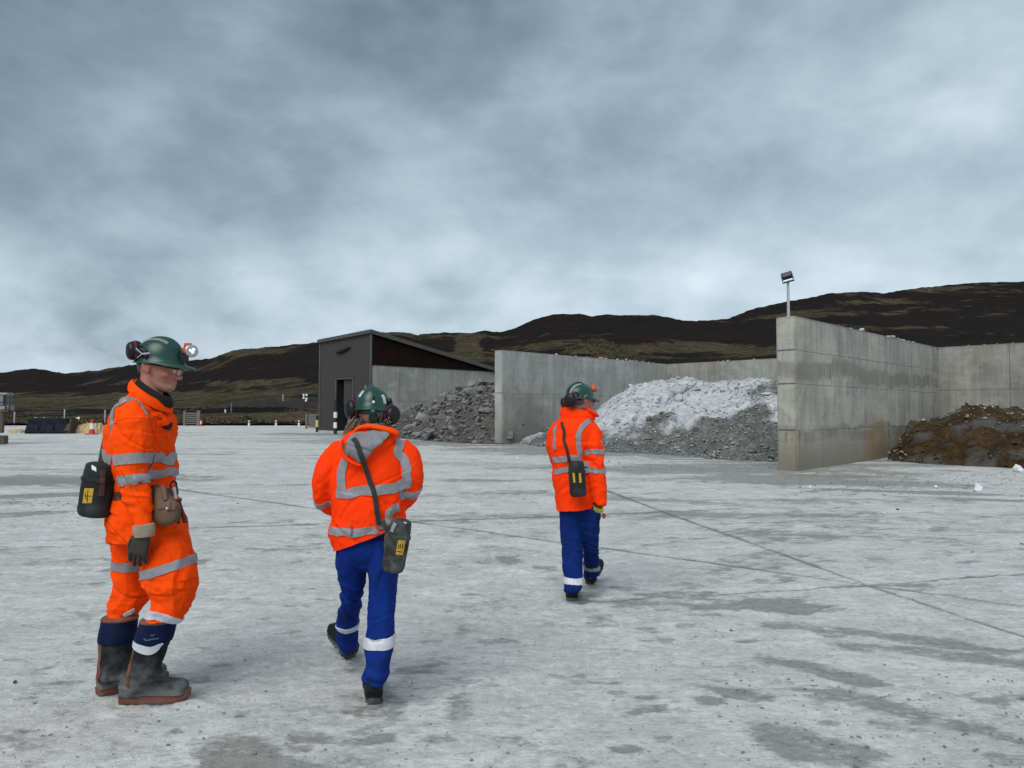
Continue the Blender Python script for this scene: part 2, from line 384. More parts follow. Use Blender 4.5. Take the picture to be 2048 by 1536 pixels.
S = np.interp(U, su, sv); DC = np.interp(U, crest_u, crest_d)
T = np.concatenate([np.linspace(0, 1, 300)**1.25, 1+np.linspace(0, 1, 24)[1:]*.9])
D = 56.5 + T[:, None]*(DC[None, :]-56.5)
tt = np.clip(T, 0, 1)[:, None]
e0 = -21.5
shape = .10*tt**.5*0 + tt**1.05
E = e0+(S[None, :]-e0)*shape
ug = np.repeat(U[None, :], len(T), 0)
def bump(px, D0, w_, d_, amp):
    u0 = (px-1024)/F
    return amp*np.exp(-((ug-u0)/(w_/F))**2-((D-D0)/d_)**2)
E += bump(1200, 120, 78, 19, 118) + bump(1115, 118, 55, 15, 55) + bump(1285, 124, 45, 14, 50)        # grassy mound behind the bays
E += bump(1330, 165, 120, 22, 22) + bump(1480, 200, 130, 26, 22)
E += bump(500, 77, 75, 5.5, 34) + bump(400, 75, 80, 4.5, 16) + bump(600, 79, 60, 5.5, 26)         # gravel spoil bank on the left
E += bump(460, 66, 230, 4.5, 15)
E += bump(560, 62, 90, 3.0, 9) + bump(620, 64, 50, 4, 14)
E += bump(300, 110, 260, 14, 12) + bump(120, 140, 180, 20, 14) + bump(520, 115, 120, 12, 22)
hx = (ug*D).ravel(); hy = D.ravel()
big = fbm(V2(hx, hy, 1/60., 5.0, sy=1/38.), 5, 101); mid = fbm(V2(hx, hy, 1/14., 9.0, sy=1/9.), 4, 111); fin = fbm(V2(hx, hy, 1/3.2), 4, 121); lump = fbm(V2(hx, hy, 1/1.1), 2, 131)
fade = np.clip((hy-57)/14, 0.05, 1)*1.0
behind = np.clip((np.repeat(T[:, None], len(U), 1).ravel()-1)/.9, 0, 1)
Ef = E.ravel() + big*7*np.clip((hy-60)/80, 0, 1)*np.clip(1.25-tt.repeat(len(U), 1).ravel(), .25, 1)
hz = CAMH + hy*Ef/F
hz += fade*(mid*.45*np.clip(hy/140, .5, 1.5) + fin*.16*np.clip(hy/90, .6, 2.2)) + .08*lump
hz -= behind*60
hm = .52*fbm(V2(hx, hy, 1/46., 2.0, sy=1/17.), 5, 201)+.36*fbm(V2(hx, hy, 1/15., 7.0, sy=1/6.), 4, 211) + .16*fin
upx = 1024+F*hx/hy
lowleft = np.exp(-((hy-84)/34)**2)*np.clip((900-upx)/400, 0, 1)
grass = np.clip(.34 + 1.55*hm + .70*lowleft + 0 - .13*np.clip((upx-900)/300, 0, 1), 0, 1)
e_px = Ef
grass = np.clip(grass + 1.1*np.exp(-((hy-62)/9)**2)*np.clip((760-upx)/80, 0, 1), 0, 1)
tanmound = bump(1200, 118, 95, 20, 1).ravel()+bump(1120, 116, 60, 14, .8).ravel()
grass = np.clip(grass+1.2*tanmound, 0, 1)
rp = lambda px, py, wx, wy: np.exp(-((upx-px)/wx)**4-((826-e_px-py)/wy)**4)
grass = np.clip(grass + 1.0*rp(935, 690, 26, 18) + .5*rp(470, 790, 220, 9) + .6*rp(200, 800, 250, 10) - .8*rp(620, 722, 150, 9) - .8*rp(420, 752, 160, 9) - .7*rp(300, 822, 160, 5) - .8*rp(520, 820, 90, 6) + .35*rp(1400, 700, 200, 22) - .6*rp(1230, 650, 260, 14) - .7*rp(1250, 708, 220, 5) + .3*rp(1780, 650, 260, 24), 0, 1)
gravel = np.clip(1.3*(bump(500, 77, 88, 5, 1)+bump(400, 76, 85, 3.6, .9)+bump(600, 79, 66, 5, .9)).ravel()-.25+.5*mid, 0, 1)
gravel = np.maximum(gravel, np.clip(1.6*rp(610, 806, 40, 6)+.5*mid-.3, 0, 1)); gravel = np.maximum(gravel, .8*rp(540, 793, 45, 3))
grass = np.clip(grass + .55*rp(150, 806, 230, 13) - .7*rp(190, 778, 260, 7) + .5*rp(560, 772, 150, 14) + .9*rp(500, 842, 190, 18) - 1.2*rp(455, 822, 110, 6) - .8*rp(590, 730, 60, 14) + .35*rp(520, 705, 70, 9) - .5*rp(80, 757, 90, 9) + .45*rp(1360, 700, 190, 16) - .35*rp(1780, 690, 300, 30), 0, 1)
gravel = gravel*np.clip((818-(826-e_px))/5, 0, 1)*np.clip(((826-e_px)-778)/5, 0, 1)*np.clip((upx-330)/40, 0, 1)
rust_ = np.clip(fbm(V2(hx, hy, 1/22., 3.0, sy=1/9.), 4, 301)*2.2-.2, 0, 1)
me = fastmesh('moorland_hills', np.stack([hx, hy, hz], 1), grid_quads(len(T), len(U)))
attr(me, 'grass', grass); attr(me, 'gravel', gravel); attr(me, 'rust', rust_); attr(me, 'near', np.exp(-((hy-60)/14)**2))
m = bpy.data.materials.new('moor_heather_and_grass'); m.use_nodes = True; t = NT(m.node_tree)
pos = t.add('ShaderNodeNewGeometry').outputs['Position']
q1 = t.noise(t.scale(pos, (.16, .30, .5)), 1.0, 8, .68, .5); q2 = t.noise(pos, 1.6, 5, .7); q3 = t.noise(t.scale(pos, (.05, .13, .2)), 1.0, 7, .7)
gf = t.math('ADD', A('grass'), t.math('MULTIPLY', t.math('SUBTRACT', q1, .5), 1.3)); gf = t.maprange(gf, .44, .66)
hea = t.mix(t.maprange(q2, .3, .7), (.0042, .0030, .0026), (.0170, .0110, .0085)); hea = t.mix(t.math('MULTIPLY', A('rust'), .6), hea, (.018, .009, .007))
gra = t.mix(t.maprange(q2, .3, .7), (.036, .027, .014), (.13, .104, .060)); gra = t.mix(t.maprange(q3, .4, .62), gra, (.036, .033, .016)); gra = t.mix(t.math('MULTIPLY', A('rust'), .5), gra, (.060, .038, .020))
c = t.mix(gf, hea, gra)
q4 = t.noise(t.scale(pos, (.30, .75, 1.2)), 1.0, 6, .7, .4); q5 = t.noise(t.scale(pos, (.9, 2.0, 2)), 1.0, 4, .7)
far_ = t.math('SUBTRACT', 1.0, t.math('MULTIPLY', A('near'), .75))
c = t.mix(t.math('MULTIPLY', t.math('MULTIPLY', t.ramp(q4, [(.40, 1), (.52, 0)]), .65), far_), c, (.005, .004, .004)); c = t.mix(t.math('MULTIPLY', t.math('MULTIPLY', t.ramp(q4, [(.55, 0), (.66, 1)]), .6), gf), c, (.12, .095, .056)); c = t.mix(t.math('MULTIPLY', t.math('MULTIPLY', t.ramp(q5, [(.36, 1), (.48, 0)]), .5), far_), c, (.006, .005, .004))
gr = t.mix(t.maprange(t.noise(pos, 3.5, 5, .7), .35, .65), (.014, .013, .012), (.058, .055, .050))
grf = t.maprange(t.math('ADD', A('gravel'), t.math('MULTIPLY', t.math('SUBTRACT', q2, .5), .6)), .35, .6)
c = t.mix(grf, c, gr)
st = t.ramp(t.noise(pos, 1.1, 2, .5), [(.74, 0), (.77, 1)]); c = t.mix(t.math('MULTIPLY', st, .5), c, (.16, .155, .14))
bmp = t.add('ShaderNodeBump', i_Strength=1.0, i_Distance=.35, i_Height=t.math('ADD', t.noise(pos, 1.8, 5, .75), q1))
p = t.add('ShaderNodeBsdfPrincipled', i_Base_Color=c, i_Roughness=1.0, i_Normal=bmp.outputs[0]); p.inputs['Specular IOR Level'].default_value = .1
t.add('ShaderNodeOutputMaterial', i_0=p.outputs[0])
link('moorland_hills', me, m, kind='structure', label='dark heather and tan grass moorland rising to the skyline')
HB = BVHTree.FromPolygons([tuple(v) for v in np.stack([hx, hy, hz], 1)[:200*len(U)]], grid_quads(200, len(U)).tolist())
def hill_at(px, D0):
    x = (px-1024)/F*D0; h = HB.ray_cast(Vector((x, D0, 400)), Vector((0, 0, -1)))
    return h[0] if h[0] else Vector((x, D0, gz(x, D0)))

# tussocks of bleached grass along the foot of the moor
tv, tf, tcv = [], [], []
NB = 0
cnt = 5200
pu = rng.uniform(-.70, -.24, cnt); pd = 56.8+rng.random(cnt)**1.6*48
pu2 = rng.uniform(.0, .3, 700); pd2 = rng.uniform(104, 128, 700)
for i, (u_, d_) in enumerate(zip(np.concatenate([pu, pu2]), np.concatenate([pd, pd2]))):
    px_ = 1024+F*u_
    nn = float(fbm(np.array([[u_*d_/9., d_/5., 2.0]]), 3, 401)[0])
    if nn < -.05 and i < cnt: continue
    g = hill_at(px_, d_)
    if 60 < d_ < 90 and 350 < px_ < 640 and (abs(d_-77) < 6): continue
    R = random.uniform(.12, .34)*(1+.5*(d_ > 90)); tint = random.random()
    for k in range(9):
        a = random.random()*6.283; l = R*random.uniform(.8, 1.7); b = g+Vector((math.cos(a), math.sin(a), 0))*R*.5*random.random()-Vector((0, 0, .04))
        tip = b+Vector((math.cos(a)*l*.6, math.sin(a)*l*.6, l*random.uniform(.35, .8))); s = Vector((-math.sin(a), math.cos(a), 0))*R*.16
        tv += [b-s, b+s, tip]; tf.append((NB, NB+1, NB+2)); NB += 3; tcv += [tint*.8+.2*random.random()]*3
me = fastmesh('moor_grass_tussocks', np.array([tuple(v) for v in tv]), np.array(tf), smooth=False); attr(me, 'tint', tcv)
m = bpy.data.materials.new('bleached_moor_grass'); m.use_nodes = True; t = NT(m.node_tree)
c = t.ramp(t.add('ShaderNodeAttribute', attribute_name='tint').outputs['Fac'], [(0, (.040, .034, .017)), (.4, (.080, .064, .034)), (.75, (.14, .112, .062)), (1, (.095, .060, .034))])
p = t.add('ShaderNodeBsdfPrincipled', i_Base_Color=c, i_Roughness=.95); p.inputs['Specular IOR Level'].default_value = .1
t.add('ShaderNodeOutputMaterial', i_0=p.outputs[0])
link('moor_grass_tussocks', me, m, kind='stuff', label='bleached tufts of rough moor grass at the foot of the hill', cat='grass')

# ================================================================ concrete bays
W3P = (7.30, 18.98)
d1 = Vector((.699, .715, 0)); d2 = Vector((.715, -.699, 0)); UP = Vector((0, 0, 1))
RB = Matrix((d1, d2, UP)).transposed()
gs_ = ground(1772, 922)
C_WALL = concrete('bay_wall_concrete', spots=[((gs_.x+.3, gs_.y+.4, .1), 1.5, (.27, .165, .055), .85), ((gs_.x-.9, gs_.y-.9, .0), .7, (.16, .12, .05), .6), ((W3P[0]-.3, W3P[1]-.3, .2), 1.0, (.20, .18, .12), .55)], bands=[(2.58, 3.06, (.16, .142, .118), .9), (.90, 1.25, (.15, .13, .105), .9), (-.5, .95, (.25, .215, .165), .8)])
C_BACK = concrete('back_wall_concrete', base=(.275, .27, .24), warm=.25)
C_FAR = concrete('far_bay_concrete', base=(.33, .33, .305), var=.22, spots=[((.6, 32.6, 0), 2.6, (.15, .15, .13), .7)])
C_JOINT = mat('dark_joint_filler', (.10, .095, .08), .95)
def bay_wall(name, start, dirv, normal, length, top, thick, mt, cols, rows, label, endface=True, xs=None, base=-.3):
    """wall of cast panels; start = front visible bottom corner; normal points at the viewer's side"""
    th = thing(name, label, 'wall', (start.x, start.y, 0))
    R = Matrix((dirv, normal, UP)).transposed()
    # core, kept 12 mm behind the face panels
    cs = boxv((length/2, -thick/2, (top+base)/2), (length-.03, thick-.03, top-base-.03))
    link('core', mesh('core', [R @ v for v in cs[0]], cs[1]), C_JOINT, th)
    xs = xs or [length*i/cols for i in range(cols+1)]
    zs = [base]+rows+[top]
    for i in range(len(xs)-1):
        for j in range(len(zs)-1):
            g = .007; a, b = xs[i]+g, xs[i+1]-g; z0, z1 = zs[j]+(.003 if j else 0), zs[j+1]-(.003 if j < len(zs)-2 else 0)
            off = random.uniform(-.002, .003)
            v, f = boxv(((a+b)/2, -.03+off, (z0+z1)/2), (b-a, .06, z1-z0))
            link('panel', bevelled('panel', ([R @ q for q in v], f), .006, 1), mt, th)
    v, f = boxv((length/2, -thick/2-.03, (base+top)/2), (length, thick-.06, top-base))
    if endface:   # the narrow end, in lifts
        for j in range(len(zs)-1):
            z0, z1 = zs[j]+(.006 if j else 0), zs[j+1]-(.006 if j < len(zs)-2 else 0)
            v, f = boxv((-.012, -thick/2, (z0+z1)/2), (.05, thick-.03, z1-z0))
            link('end_panel', bevelled('end_panel', ([R @ q for q in v], f), .02, 2), mt, th)
    v, f = boxv((length/2, -thick/2, top+.012), (length+.03, thick+.01, .03))
    link('coping', bevelled('coping', ([R @ q for q in v], f), .01, 2), mt, th)
    v, f = boxv((length/2, -thick+.005, (base+top)/2), (length-.01, .03, top-base))
    link('rear_face', mesh('rear_face', [R @ q for q in v], f), mt, th)
    return th
W3 = Vector((7.30, 18.98, 0)); W2 = Vector((-.40+.02, 31.5, 0)); W1_ = Vector((-8.29, 43.5, 0))
T3, T2, T1 = 3.97, 4.16, 4.32
bay_wall('concrete_wall', W3, d1, d2, 12.75, T3, .5, C_WALL, 5, [1.05, 2.25, 3.12], 'tall stained concrete dividing wall nearest the camera, floodlight post on its end', xs=[0, 2.35, 4.4, 7.2, 10.0, 12.75])
bay_wall('concrete_wall', W2, d1, d2, 12.75, T2, .5, C_FAR, 5, [2.35], 'pale concrete dividing wall between the dark rock bay and the white rubble bay', xs=[0, 2.6, 5.0, 7.6, 10.4, 12.75])
c3 = W3+d1*12.75; c2 = W2+d1*12.75; c1 = W1_+d1*12.9
bay_wall('concrete_wall', c3-d2*.0+d1*0, d2, -d1, 14.0, T3, .4, C_BACK, 6, [2.35], 'brown streaked back wall behind the brown soil heap at the right edge', endface=False, xs=[.02, 2.3, 4.6, 6.9, 9.2, 11.6, 14.0])
bay_wall('concrete_wall', c2, d2, -d1, 13.7, T2, .4, C_BACK, 6, [2.35], 'low streaked back wall behind the heap of white rubble', endface=False, xs=[.02, 2.3, 4.6, 6.9, 9.2, 11.6, 13.7])
bay_wall('concrete_wall', W1_+d1*.06, d1, d2, 13.0, T1, .35, C_FAR, 5, [2.2], 'pale concrete side wall below the brown cladding of the shed', xs=[0, 2.0, 4.6, 7.3, 10.0, 13.0])
bay_wall('concrete_wall', c1, d2, -d1, 13.9, T1, .4, C_FAR, 6, [2.35], 'back wall closing the dark rock bay beside the shed', endface=False)

# ---- shed
shed = thing('cladded_shed', 'dark brown corrugated metal shed with monopitch roof and open doorway', 'shed', (W1_.x, W1_.y, 0))
M_CLAD = mat('brown_grey_cladding', (.040, .036, .034), .55, .12, 3, .05, 40, metal=.0)
M_CLADS = mat('deep_brown_cladding', (.014, .0075, .006), .9, .2, 3, .05, 40, spec=.1)
M_TRIM = mat('grey_brown_trim', (.065, .058, .055), .5, .1, 3, .05, 40)
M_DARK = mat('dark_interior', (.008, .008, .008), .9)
def corrug(name, L, zb, zt, R, off, m_, parent, pitch=.20, holes=None, depth=.035):
    """trapezoidal ribbed sheet along local x; zb, zt functions of x"""
    xs = []; x = 0
    while x < L-1e-6:
        for f_, dd in ((0, 0), (.5, 0), (.6, 1), (.9, 1)):
            if x+f_*pitch <= L: xs.append((x+f_*pitch, dd*depth))
        x += pitch
    xs.append((L, 0))
    V_, F_ = [], []
    def col(xa, da, xb, db, z0a, z1a, z0b, z1b):
        b = len(V_); V_.extend([Vector((xa, da, z0a)), Vector((xb, db, z0b)), Vector((xb, db, z1b)), Vector((xa, da, z1a))]); F_.append((b, b+1, b+2, b+3))
    for (xa, da), (xb, db) in zip(xs, xs[1:]):
        xm = (xa+xb)/2
        if holes and holes[0] < xm < holes[1]:
            col(xa, da, xb, db, holes[2], zt(xa), holes[2], zt(xb))
            if holes[3] > 0: pass
        else: col(xa, da, xb, db, zb(xa), zt(xa), zb(xb), zt(xb))
    o = link(name, mesh(name, [R @ v + off for v in V_], F_), m_, parent); return o
RF = Matrix((-d2, -d1, UP)).transposed()      # front face: x runs to the left, y points at the viewer
SW = 5.62; HT = 6.33; HTL = 6.12
o0 = Vector((0, 0, 0))
topf = lambda x: HT-(HT-HTL)*x/SW
corrug('front_cladding', SW, lambda x: -.3, topf, RF, o0, M_CLAD, shed, .2, holes=(1.85, 3.72, 3.62, 0))
RS = Matrix((d1, d2, UP)).transposed()
roofz = lambda x: HT - x*(HT-4.40)/10.75
corrug('side_cladding', 11.6, lambda x: T1-.02 if roofz(x) > T1+.05 else roofz(x)-.05, lambda x: roofz(x), RS, Vector((0, 0, 0)), M_CLADS, shed, .2)
link('left_cladding', mesh('left_cladding', [-d2*SW, -d2*SW+d1*12, -d2*SW+d1*12+UP*4.1, -d2*SW+UP*HTL], [(0, 1, 2, 3)]), M_CLAD, shed)
link('back_cladding', mesh('back_cladding', [d1*12, -d2*SW+d1*12, -d2*SW+d1*12+UP*4.1, d1*12+UP*4.1], [(0, 1, 2, 3)]), M_CLAD, shed)
def slab(pts, th_):
    v = [Vector(p) for p in pts]+[Vector(p)+UP*th_ for p in pts]
    return v, [(3, 2, 1, 0), (4, 5, 6, 7), (0, 1, 5, 4), (1, 2, 6, 5), (2, 3, 7, 6), (3, 0, 4, 7)]
e = .14
v, f = slab([-d1*e+d2*e+UP*(HT+.0), -d1*e-d2*(SW+e)+UP*HTL, -d2*(SW+e)+d1*12.1+UP*(roofz(12.1)-.2), d2*e+d1*12.1+UP*roofz(12.1)], .10)
link('roof', bevelled('roof', (v, f), .01, 1), M_TRIM, shed)
v, f = slab([d2*(e+.006)-d1*e+UP*(HT-.16), d2*(e+.006)+d1*12.1+UP*(roofz(12.1)-.16), d2*(e+.05)+d1*12.1+UP*(roofz(12.1)-.16), d2*(e+.05)-d1*e+UP*(HT-.16)], .24)
link('verge_trim', bevelled('verge_trim', (v, f), .006, 1), M_TRIM, shed)
v, f = slab([-d1*(e+.006)+d2*e+UP*(HT-.13), -d1*(e+.006)-d2*(SW+e)+UP*(HTL-.13), -d1*(e+.04)-d2*(SW+e)+UP*(HTL-.13), -d1*(e+.04)+d2*e+UP*(HT-.13)], .20)
link('front_trim', bevelled('front_trim', (v, f), .006, 1), M_TRIM, shed)
for x, hh in ((0, HT), (SW, HTL)):
    v, f = boxv((x, .03, hh/2-.15), (.14, .09, hh-.0)); link('corner_trim', bevelled('corner_trim', ([RF @ q for q in v], f), .006, 1), M_TRIM, shed)
# doorway: frame, deep dark recess and a half-open sliding leaf
for x in (1.85, 3.72):
    v, f = boxv((x, .02, 1.80), (.10, .10, 3.7)); link('door_frame', bevelled('door_frame', ([RF @ q for q in v], f), .006, 1), M_TRIM, shed)
v, f = boxv((2.785, .02, 3.62), (1.97, .10, .10)); link('door_frame', bevelled('door_frame', ([RF @ q for q in v], f), .006, 1), M_TRIM, shed)
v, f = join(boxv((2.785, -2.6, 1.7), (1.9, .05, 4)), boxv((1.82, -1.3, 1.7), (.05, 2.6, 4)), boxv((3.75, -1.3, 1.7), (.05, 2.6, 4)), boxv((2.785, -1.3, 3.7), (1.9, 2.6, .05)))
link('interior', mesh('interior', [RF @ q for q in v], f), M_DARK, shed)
dl = corrug('door', 1.15, lambda x: 2.0, lambda x: 3.58, RF, RF @ Vector((1.9, -.12, 0)), M_CLAD, shed, .2)
v, f = boxv((2.3, -.18, .95), (.75, .06, 1.95)); link('lower_door', bevelled('lower_door', ([RF @ q for q in v], f), .006, 1), M_CLADS, shed)
# bowed vent hood high on the front
hv, hf = [], []
for i in range(15):
    s = i/14; x = 2.05+1.75*s; th_ = .10*math.sin(math.pi*s)**.7+.006; z = 5.42+.10*math.cos(math.pi*s*1.1)
    hv += [Vector((x, .05, z)), Vector((x, .05+1.8*th_, z+.02)), Vector((x, .05+1.8*th_, z-th_*.9)), Vector((x, .05, z-th_*2.2))]
    if i: b = (i-1)*4; hf += [(b+k, b+(k+1) % 4, b+4+(k+1) % 4, b+4+k) for k in range(4)]
link('vent_hood', mesh('vent_hood', [RF @ q for q in hv], hf, True), M_DARK, shed)

# ---- floodlight on the wall end
M_GALV = mat('galvanised_steel', (.42, .43, .44), .45, .1, 10, .05, 60, metal=.6)
M_BLK = mat('black_housing', (.008, .008, .010), .7, .2, spec=.1)
M_LENS = mat('floodlight_glass', (.10, .10, .115), .6, .05, spec=.1)
M_WHT = mat('white_diffuser', (.82, .84, .86), .3, .05)
fb = at(1577, 634, 19.25); fb.z = T3
fl = thing('floodlight', 'black floodlight on slim galvanised pole on top of the nearest wall end', 'floodlight', fb)
v, f = join(cyl((0, 0, .03), (0, 0, .95), .040, .032), boxv((0, 0, .035), (.18, .18, .02))); link('pole', bevelled('pole', (v, f), 0), M_GALV, fl)
Rh = Matrix.Rotation(math.radians(-14), 3, 'Y') @ Matrix.Rotation(math.radians(-22), 3, 'Z') @ Matrix.Rotation(math.radians(-28), 3, 'X')
hc = Vector((-.03, -.02, 1.10))
v, f = boxv((0, 0, 0), (.27, .07, .25)); link('housing', bevelled('housing', ([Rh @ q+hc for q in v], f), .012, 2), M_BLK, fl)
v, f = boxv((0, -.038, .045), (.215, .012, .115)); link('lens', bevelled('lens', ([Rh @ q+hc for q in v], f), .003, 1), M_LENS, fl)
v, f = boxv((0, -.012, -.138), (.24, .075, .04)); link('lower_lens', bevelled('lower_lens', ([Rh @ q+hc for q in v], f), .01, 2), M_WHT, fl)
v, f = join(boxv((-.145, 0, -.06), (.01, .03, .22)), boxv((.145, 0, -.06), (.01, .03, .22)), boxv((0, 0, -.172), (.30, .035, .012))); link('bracket', mesh('bracket', [Rh @ q+hc for q in v], f), M_BLK, fl)

# ================================================================ heaps
def rockmesh(seed, n=16, flat=.7):
    r = random.Random(seed); bm = bmesh.new()
    for _ in range(n):
        p = Vector((r.gauss(0, 1), r.gauss(0, 1), r.gauss(0, 1))).normalized()*r.uniform(.72, 1.0)
        bm.verts.new((p.x*1.0, p.y*.8, p.z*flat))
    bmesh.ops.convex_hull(bm, input=bm.verts[:]); me = bpy.data.meshes.new('rock')
    bmesh.ops.delete(bm, geom=[x for x in bm.verts if not x.link_faces], context='VERTS')
    bm.to_mesh(me); bm.free(); return me
def stone_mat(name, lo, hi, dark, sc=5, r=.92):
    m = bpy.data.materials.new(name); m.use_nodes = True; t = NT(m.node_tree)
    pos = t.add('ShaderNodeNewGeometry').outputs['Position']; gi = t.add('ShaderNodeNewGeometry').outputs['Random Per Island']; info = t.math('FRACT', t.math('ADD', gi, t.add('ShaderNodeObjectInfo').outputs['Random']))
    n = t.noise(pos, sc, 6, .7); c = t.mix(t.maprange(n, .3, .7), lo, hi)
    c = t.mix(t.math('MULTIPLY', t.math('POWER', info, 1.4), .85), c, dark)
    b = t.add('ShaderNodeBump', i_Strength=.7, i_Distance=.02, i_Height=t.noise(pos, sc*6, 5, .7))
    p = t.add('ShaderNodeBsdfPrincipled', i_Base_Color=c, i_Roughness=r, i_Normal=b.outputs[0])
    t.add('ShaderNodeOutputMaterial', i_0=p.outputs[0]); return m

def heap(name, label, cat, foot, htab, k, mats, nrock, sizes, small_n, small_s, seed, surf_col, stretch=.5, cell=.10, zones=None, rocklab=None, palefn=None):
    """foot: ground polygon; htab: (u, z) table of the ridge; slope k rises from the foot"""
    P = np.array([(p[0], p[1]) for p in foot]); x0, y0 = P.min(0)-.3; x1, y1 = P.max(0)+.3
    nx, ny = int((x1-x0)/cell), int((y1-y0)/cell); gx_, gy_ = np.meshgrid(np.linspace(x0, x1, nx), np.linspace(y0, y1, ny)); x, y = gx_.ravel(), gy_.ravel()
    dmin = np.full(len(x), 1e9); inside = np.zeros(len(x), bool)
    wx_ = .35*vnoise(V2(x, y, .9), seed+3)+.18*vnoise(V2(x, y, 2.6), seed+4)
    for i in range(len(P)):
        a, b = P[i], P[(i+1) % len(P)]; ab = b-a; tt_ = np.clip(((x-a[0])*ab[0]+(y-a[1])*ab[1])/(ab@ab), 0, 1)
        if not foot[i][2]: pass
        else: dmin = np.minimum(dmin, np.hypot(x-a[0]-tt_*ab[0], y-a[1]-tt_*ab[1]))
        cond = ((a[1] > y) != (b[1] > y)) & (x < (b[0]-a[0])*(y-a[1])/(b[1]-a[1]+1e-12)+a[0]); inside ^= cond
    sd = np.where(inside, dmin, -dmin)+wx_*.7
    slope = k*sd; ht = np.interp(x/y, [h[0] for h in htab], [h[1] for h in htab])
    g0 = gz(x, y)
    s = .35; up_ = -s*np.log(np.exp(-np.clip(slope, -3, 12)/s)+np.exp(-(ht-g0)/s))
    nz = .30*fbm(V2(x, y, .9), 4, seed)+.14*fbm(V2(x, y, 3.4), 3, seed+7)
    z = g0+up_+nz*np.clip(up_*2, 0, 1)-.05
    z = np.where((up_ < -.12), g0-.25, z)
    me = fastmesh('rubble_surface', np.stack([x, y, z], 1), grid_quads(ny, nx), smooth=True)
    loc = Vector(((x0+x1)/2, (y0+y1)/2, 0)); me.transform(Matrix.Translation(-loc))
    th = thing(name, label, cat, loc)
    link('rubble_surface', me, surf_col, th)
    if palefn is not None: attr(me, 'pale', palefn(x, y, z-g0))
    vis = np.where((up_ > .04) & inside)[0]
    base = [[rockmesh(seed*50+i, 13+i % 4, random.uniform(.5, .85)) for i in range(10)] for _ in mats]
    for bm_, mm in zip(base, mats):
        for b in bm_: b.materials.append(mm)
    r = np.random.default_rng(seed)
    pts = vis[r.integers(0, len(vis), nrock)]
    zn = np.full(len(x), 0) if zones is None else zones(x, y, z-g0)
    for n_, i in enumerate(pts):
        o = bpy.data.objects.new('rock', base[zn[i]][n_ % 10]); COL.objects.link(o); o.parent = th
        sz = sizes[0]+(sizes[1]-sizes[0])*r.random()**2.8
        o.location = Vector((x[i], y[i], z[i]+sz*.25))-loc; o.scale = (sz, sz*r.uniform(.7, 1.1), sz*r.uniform(.55, .95)); o.rotation_euler = (r.uniform(-.7, .7), r.uniform(-.7, .7), r.uniform(0, 6.28))
    # the countless small stones: one joined piece per stone colour
    for zi in range(len(mats)):
        sel = vis[zn[vis] == zi]
        if len(sel) < 10: continue
        cnt_ = int(small_n*len(sel)/len(vis)*(.55 if 'white' in mats[zi].name else 1)); idx = sel[r.integers(0, len(sel), cnt_)]
        prot = []
        for b in base[zi][:6]:
            bmx = bmesh.new(); bmx.from_mesh(b); bmesh.ops.triangulate(bmx, faces=bmx.faces); prot.append((np.array([v.co for v in bmx.verts]), np.array([[v.index for v in f_.verts] for f_ in bmx.faces]))); bmx.free()
        VV, FF, nb_ = [], [], 0
        per = cnt_//6
        for pi, (pv, pf) in enumerate(prot):
            ii = idx[pi*per:(pi+1)*per]; m_ = len(ii); sz = small_s[0]+(small_s[1]-small_s[0])*r.random(m_)**2.5
            an = r.uniform(0, 6.28, m_); tl = r.uniform(-.8, .8, m_)
            ca, sa, ct, st_ = np.cos(an), np.sin(an), np.cos(tl), np.sin(tl)
            q = pv[None]*sz[:, None, None]*np.array([1, .9, .8])
            q = np.stack([q[..., 0], q[..., 1]*ct[:, None]-q[..., 2]*st_[:, None], q[..., 1]*st_[:, None]+q[..., 2]*ct[:, None]], -1)
            q = np.stack([q[..., 0]*ca[:, None]-q[..., 1]*sa[:, None], q[..., 0]*sa[:, None]+q[..., 1]*ca[:, None], q[..., 2]], -1)
            q += np.stack([x[ii]+r.uniform(-.08, .08, m_), y[ii]+r.uniform(-.08, .08, m_), z[ii]+sz*.3], -1)[:, None, :]-np.array(loc)
            VV.append(q.reshape(-1, 3)); FF.append((pf[None]+(np.arange(m_)*len(pv))[:, None, None]).reshape(-1, 3)+nb_); nb_ += m_*len(pv)
        ms = fastmesh('small_stones', np.concatenate(VV), np.concatenate(FF), smooth=False)
        link('small_stones', ms, mats[zi], th, kind='stuff')
    return th, (x, y, z)
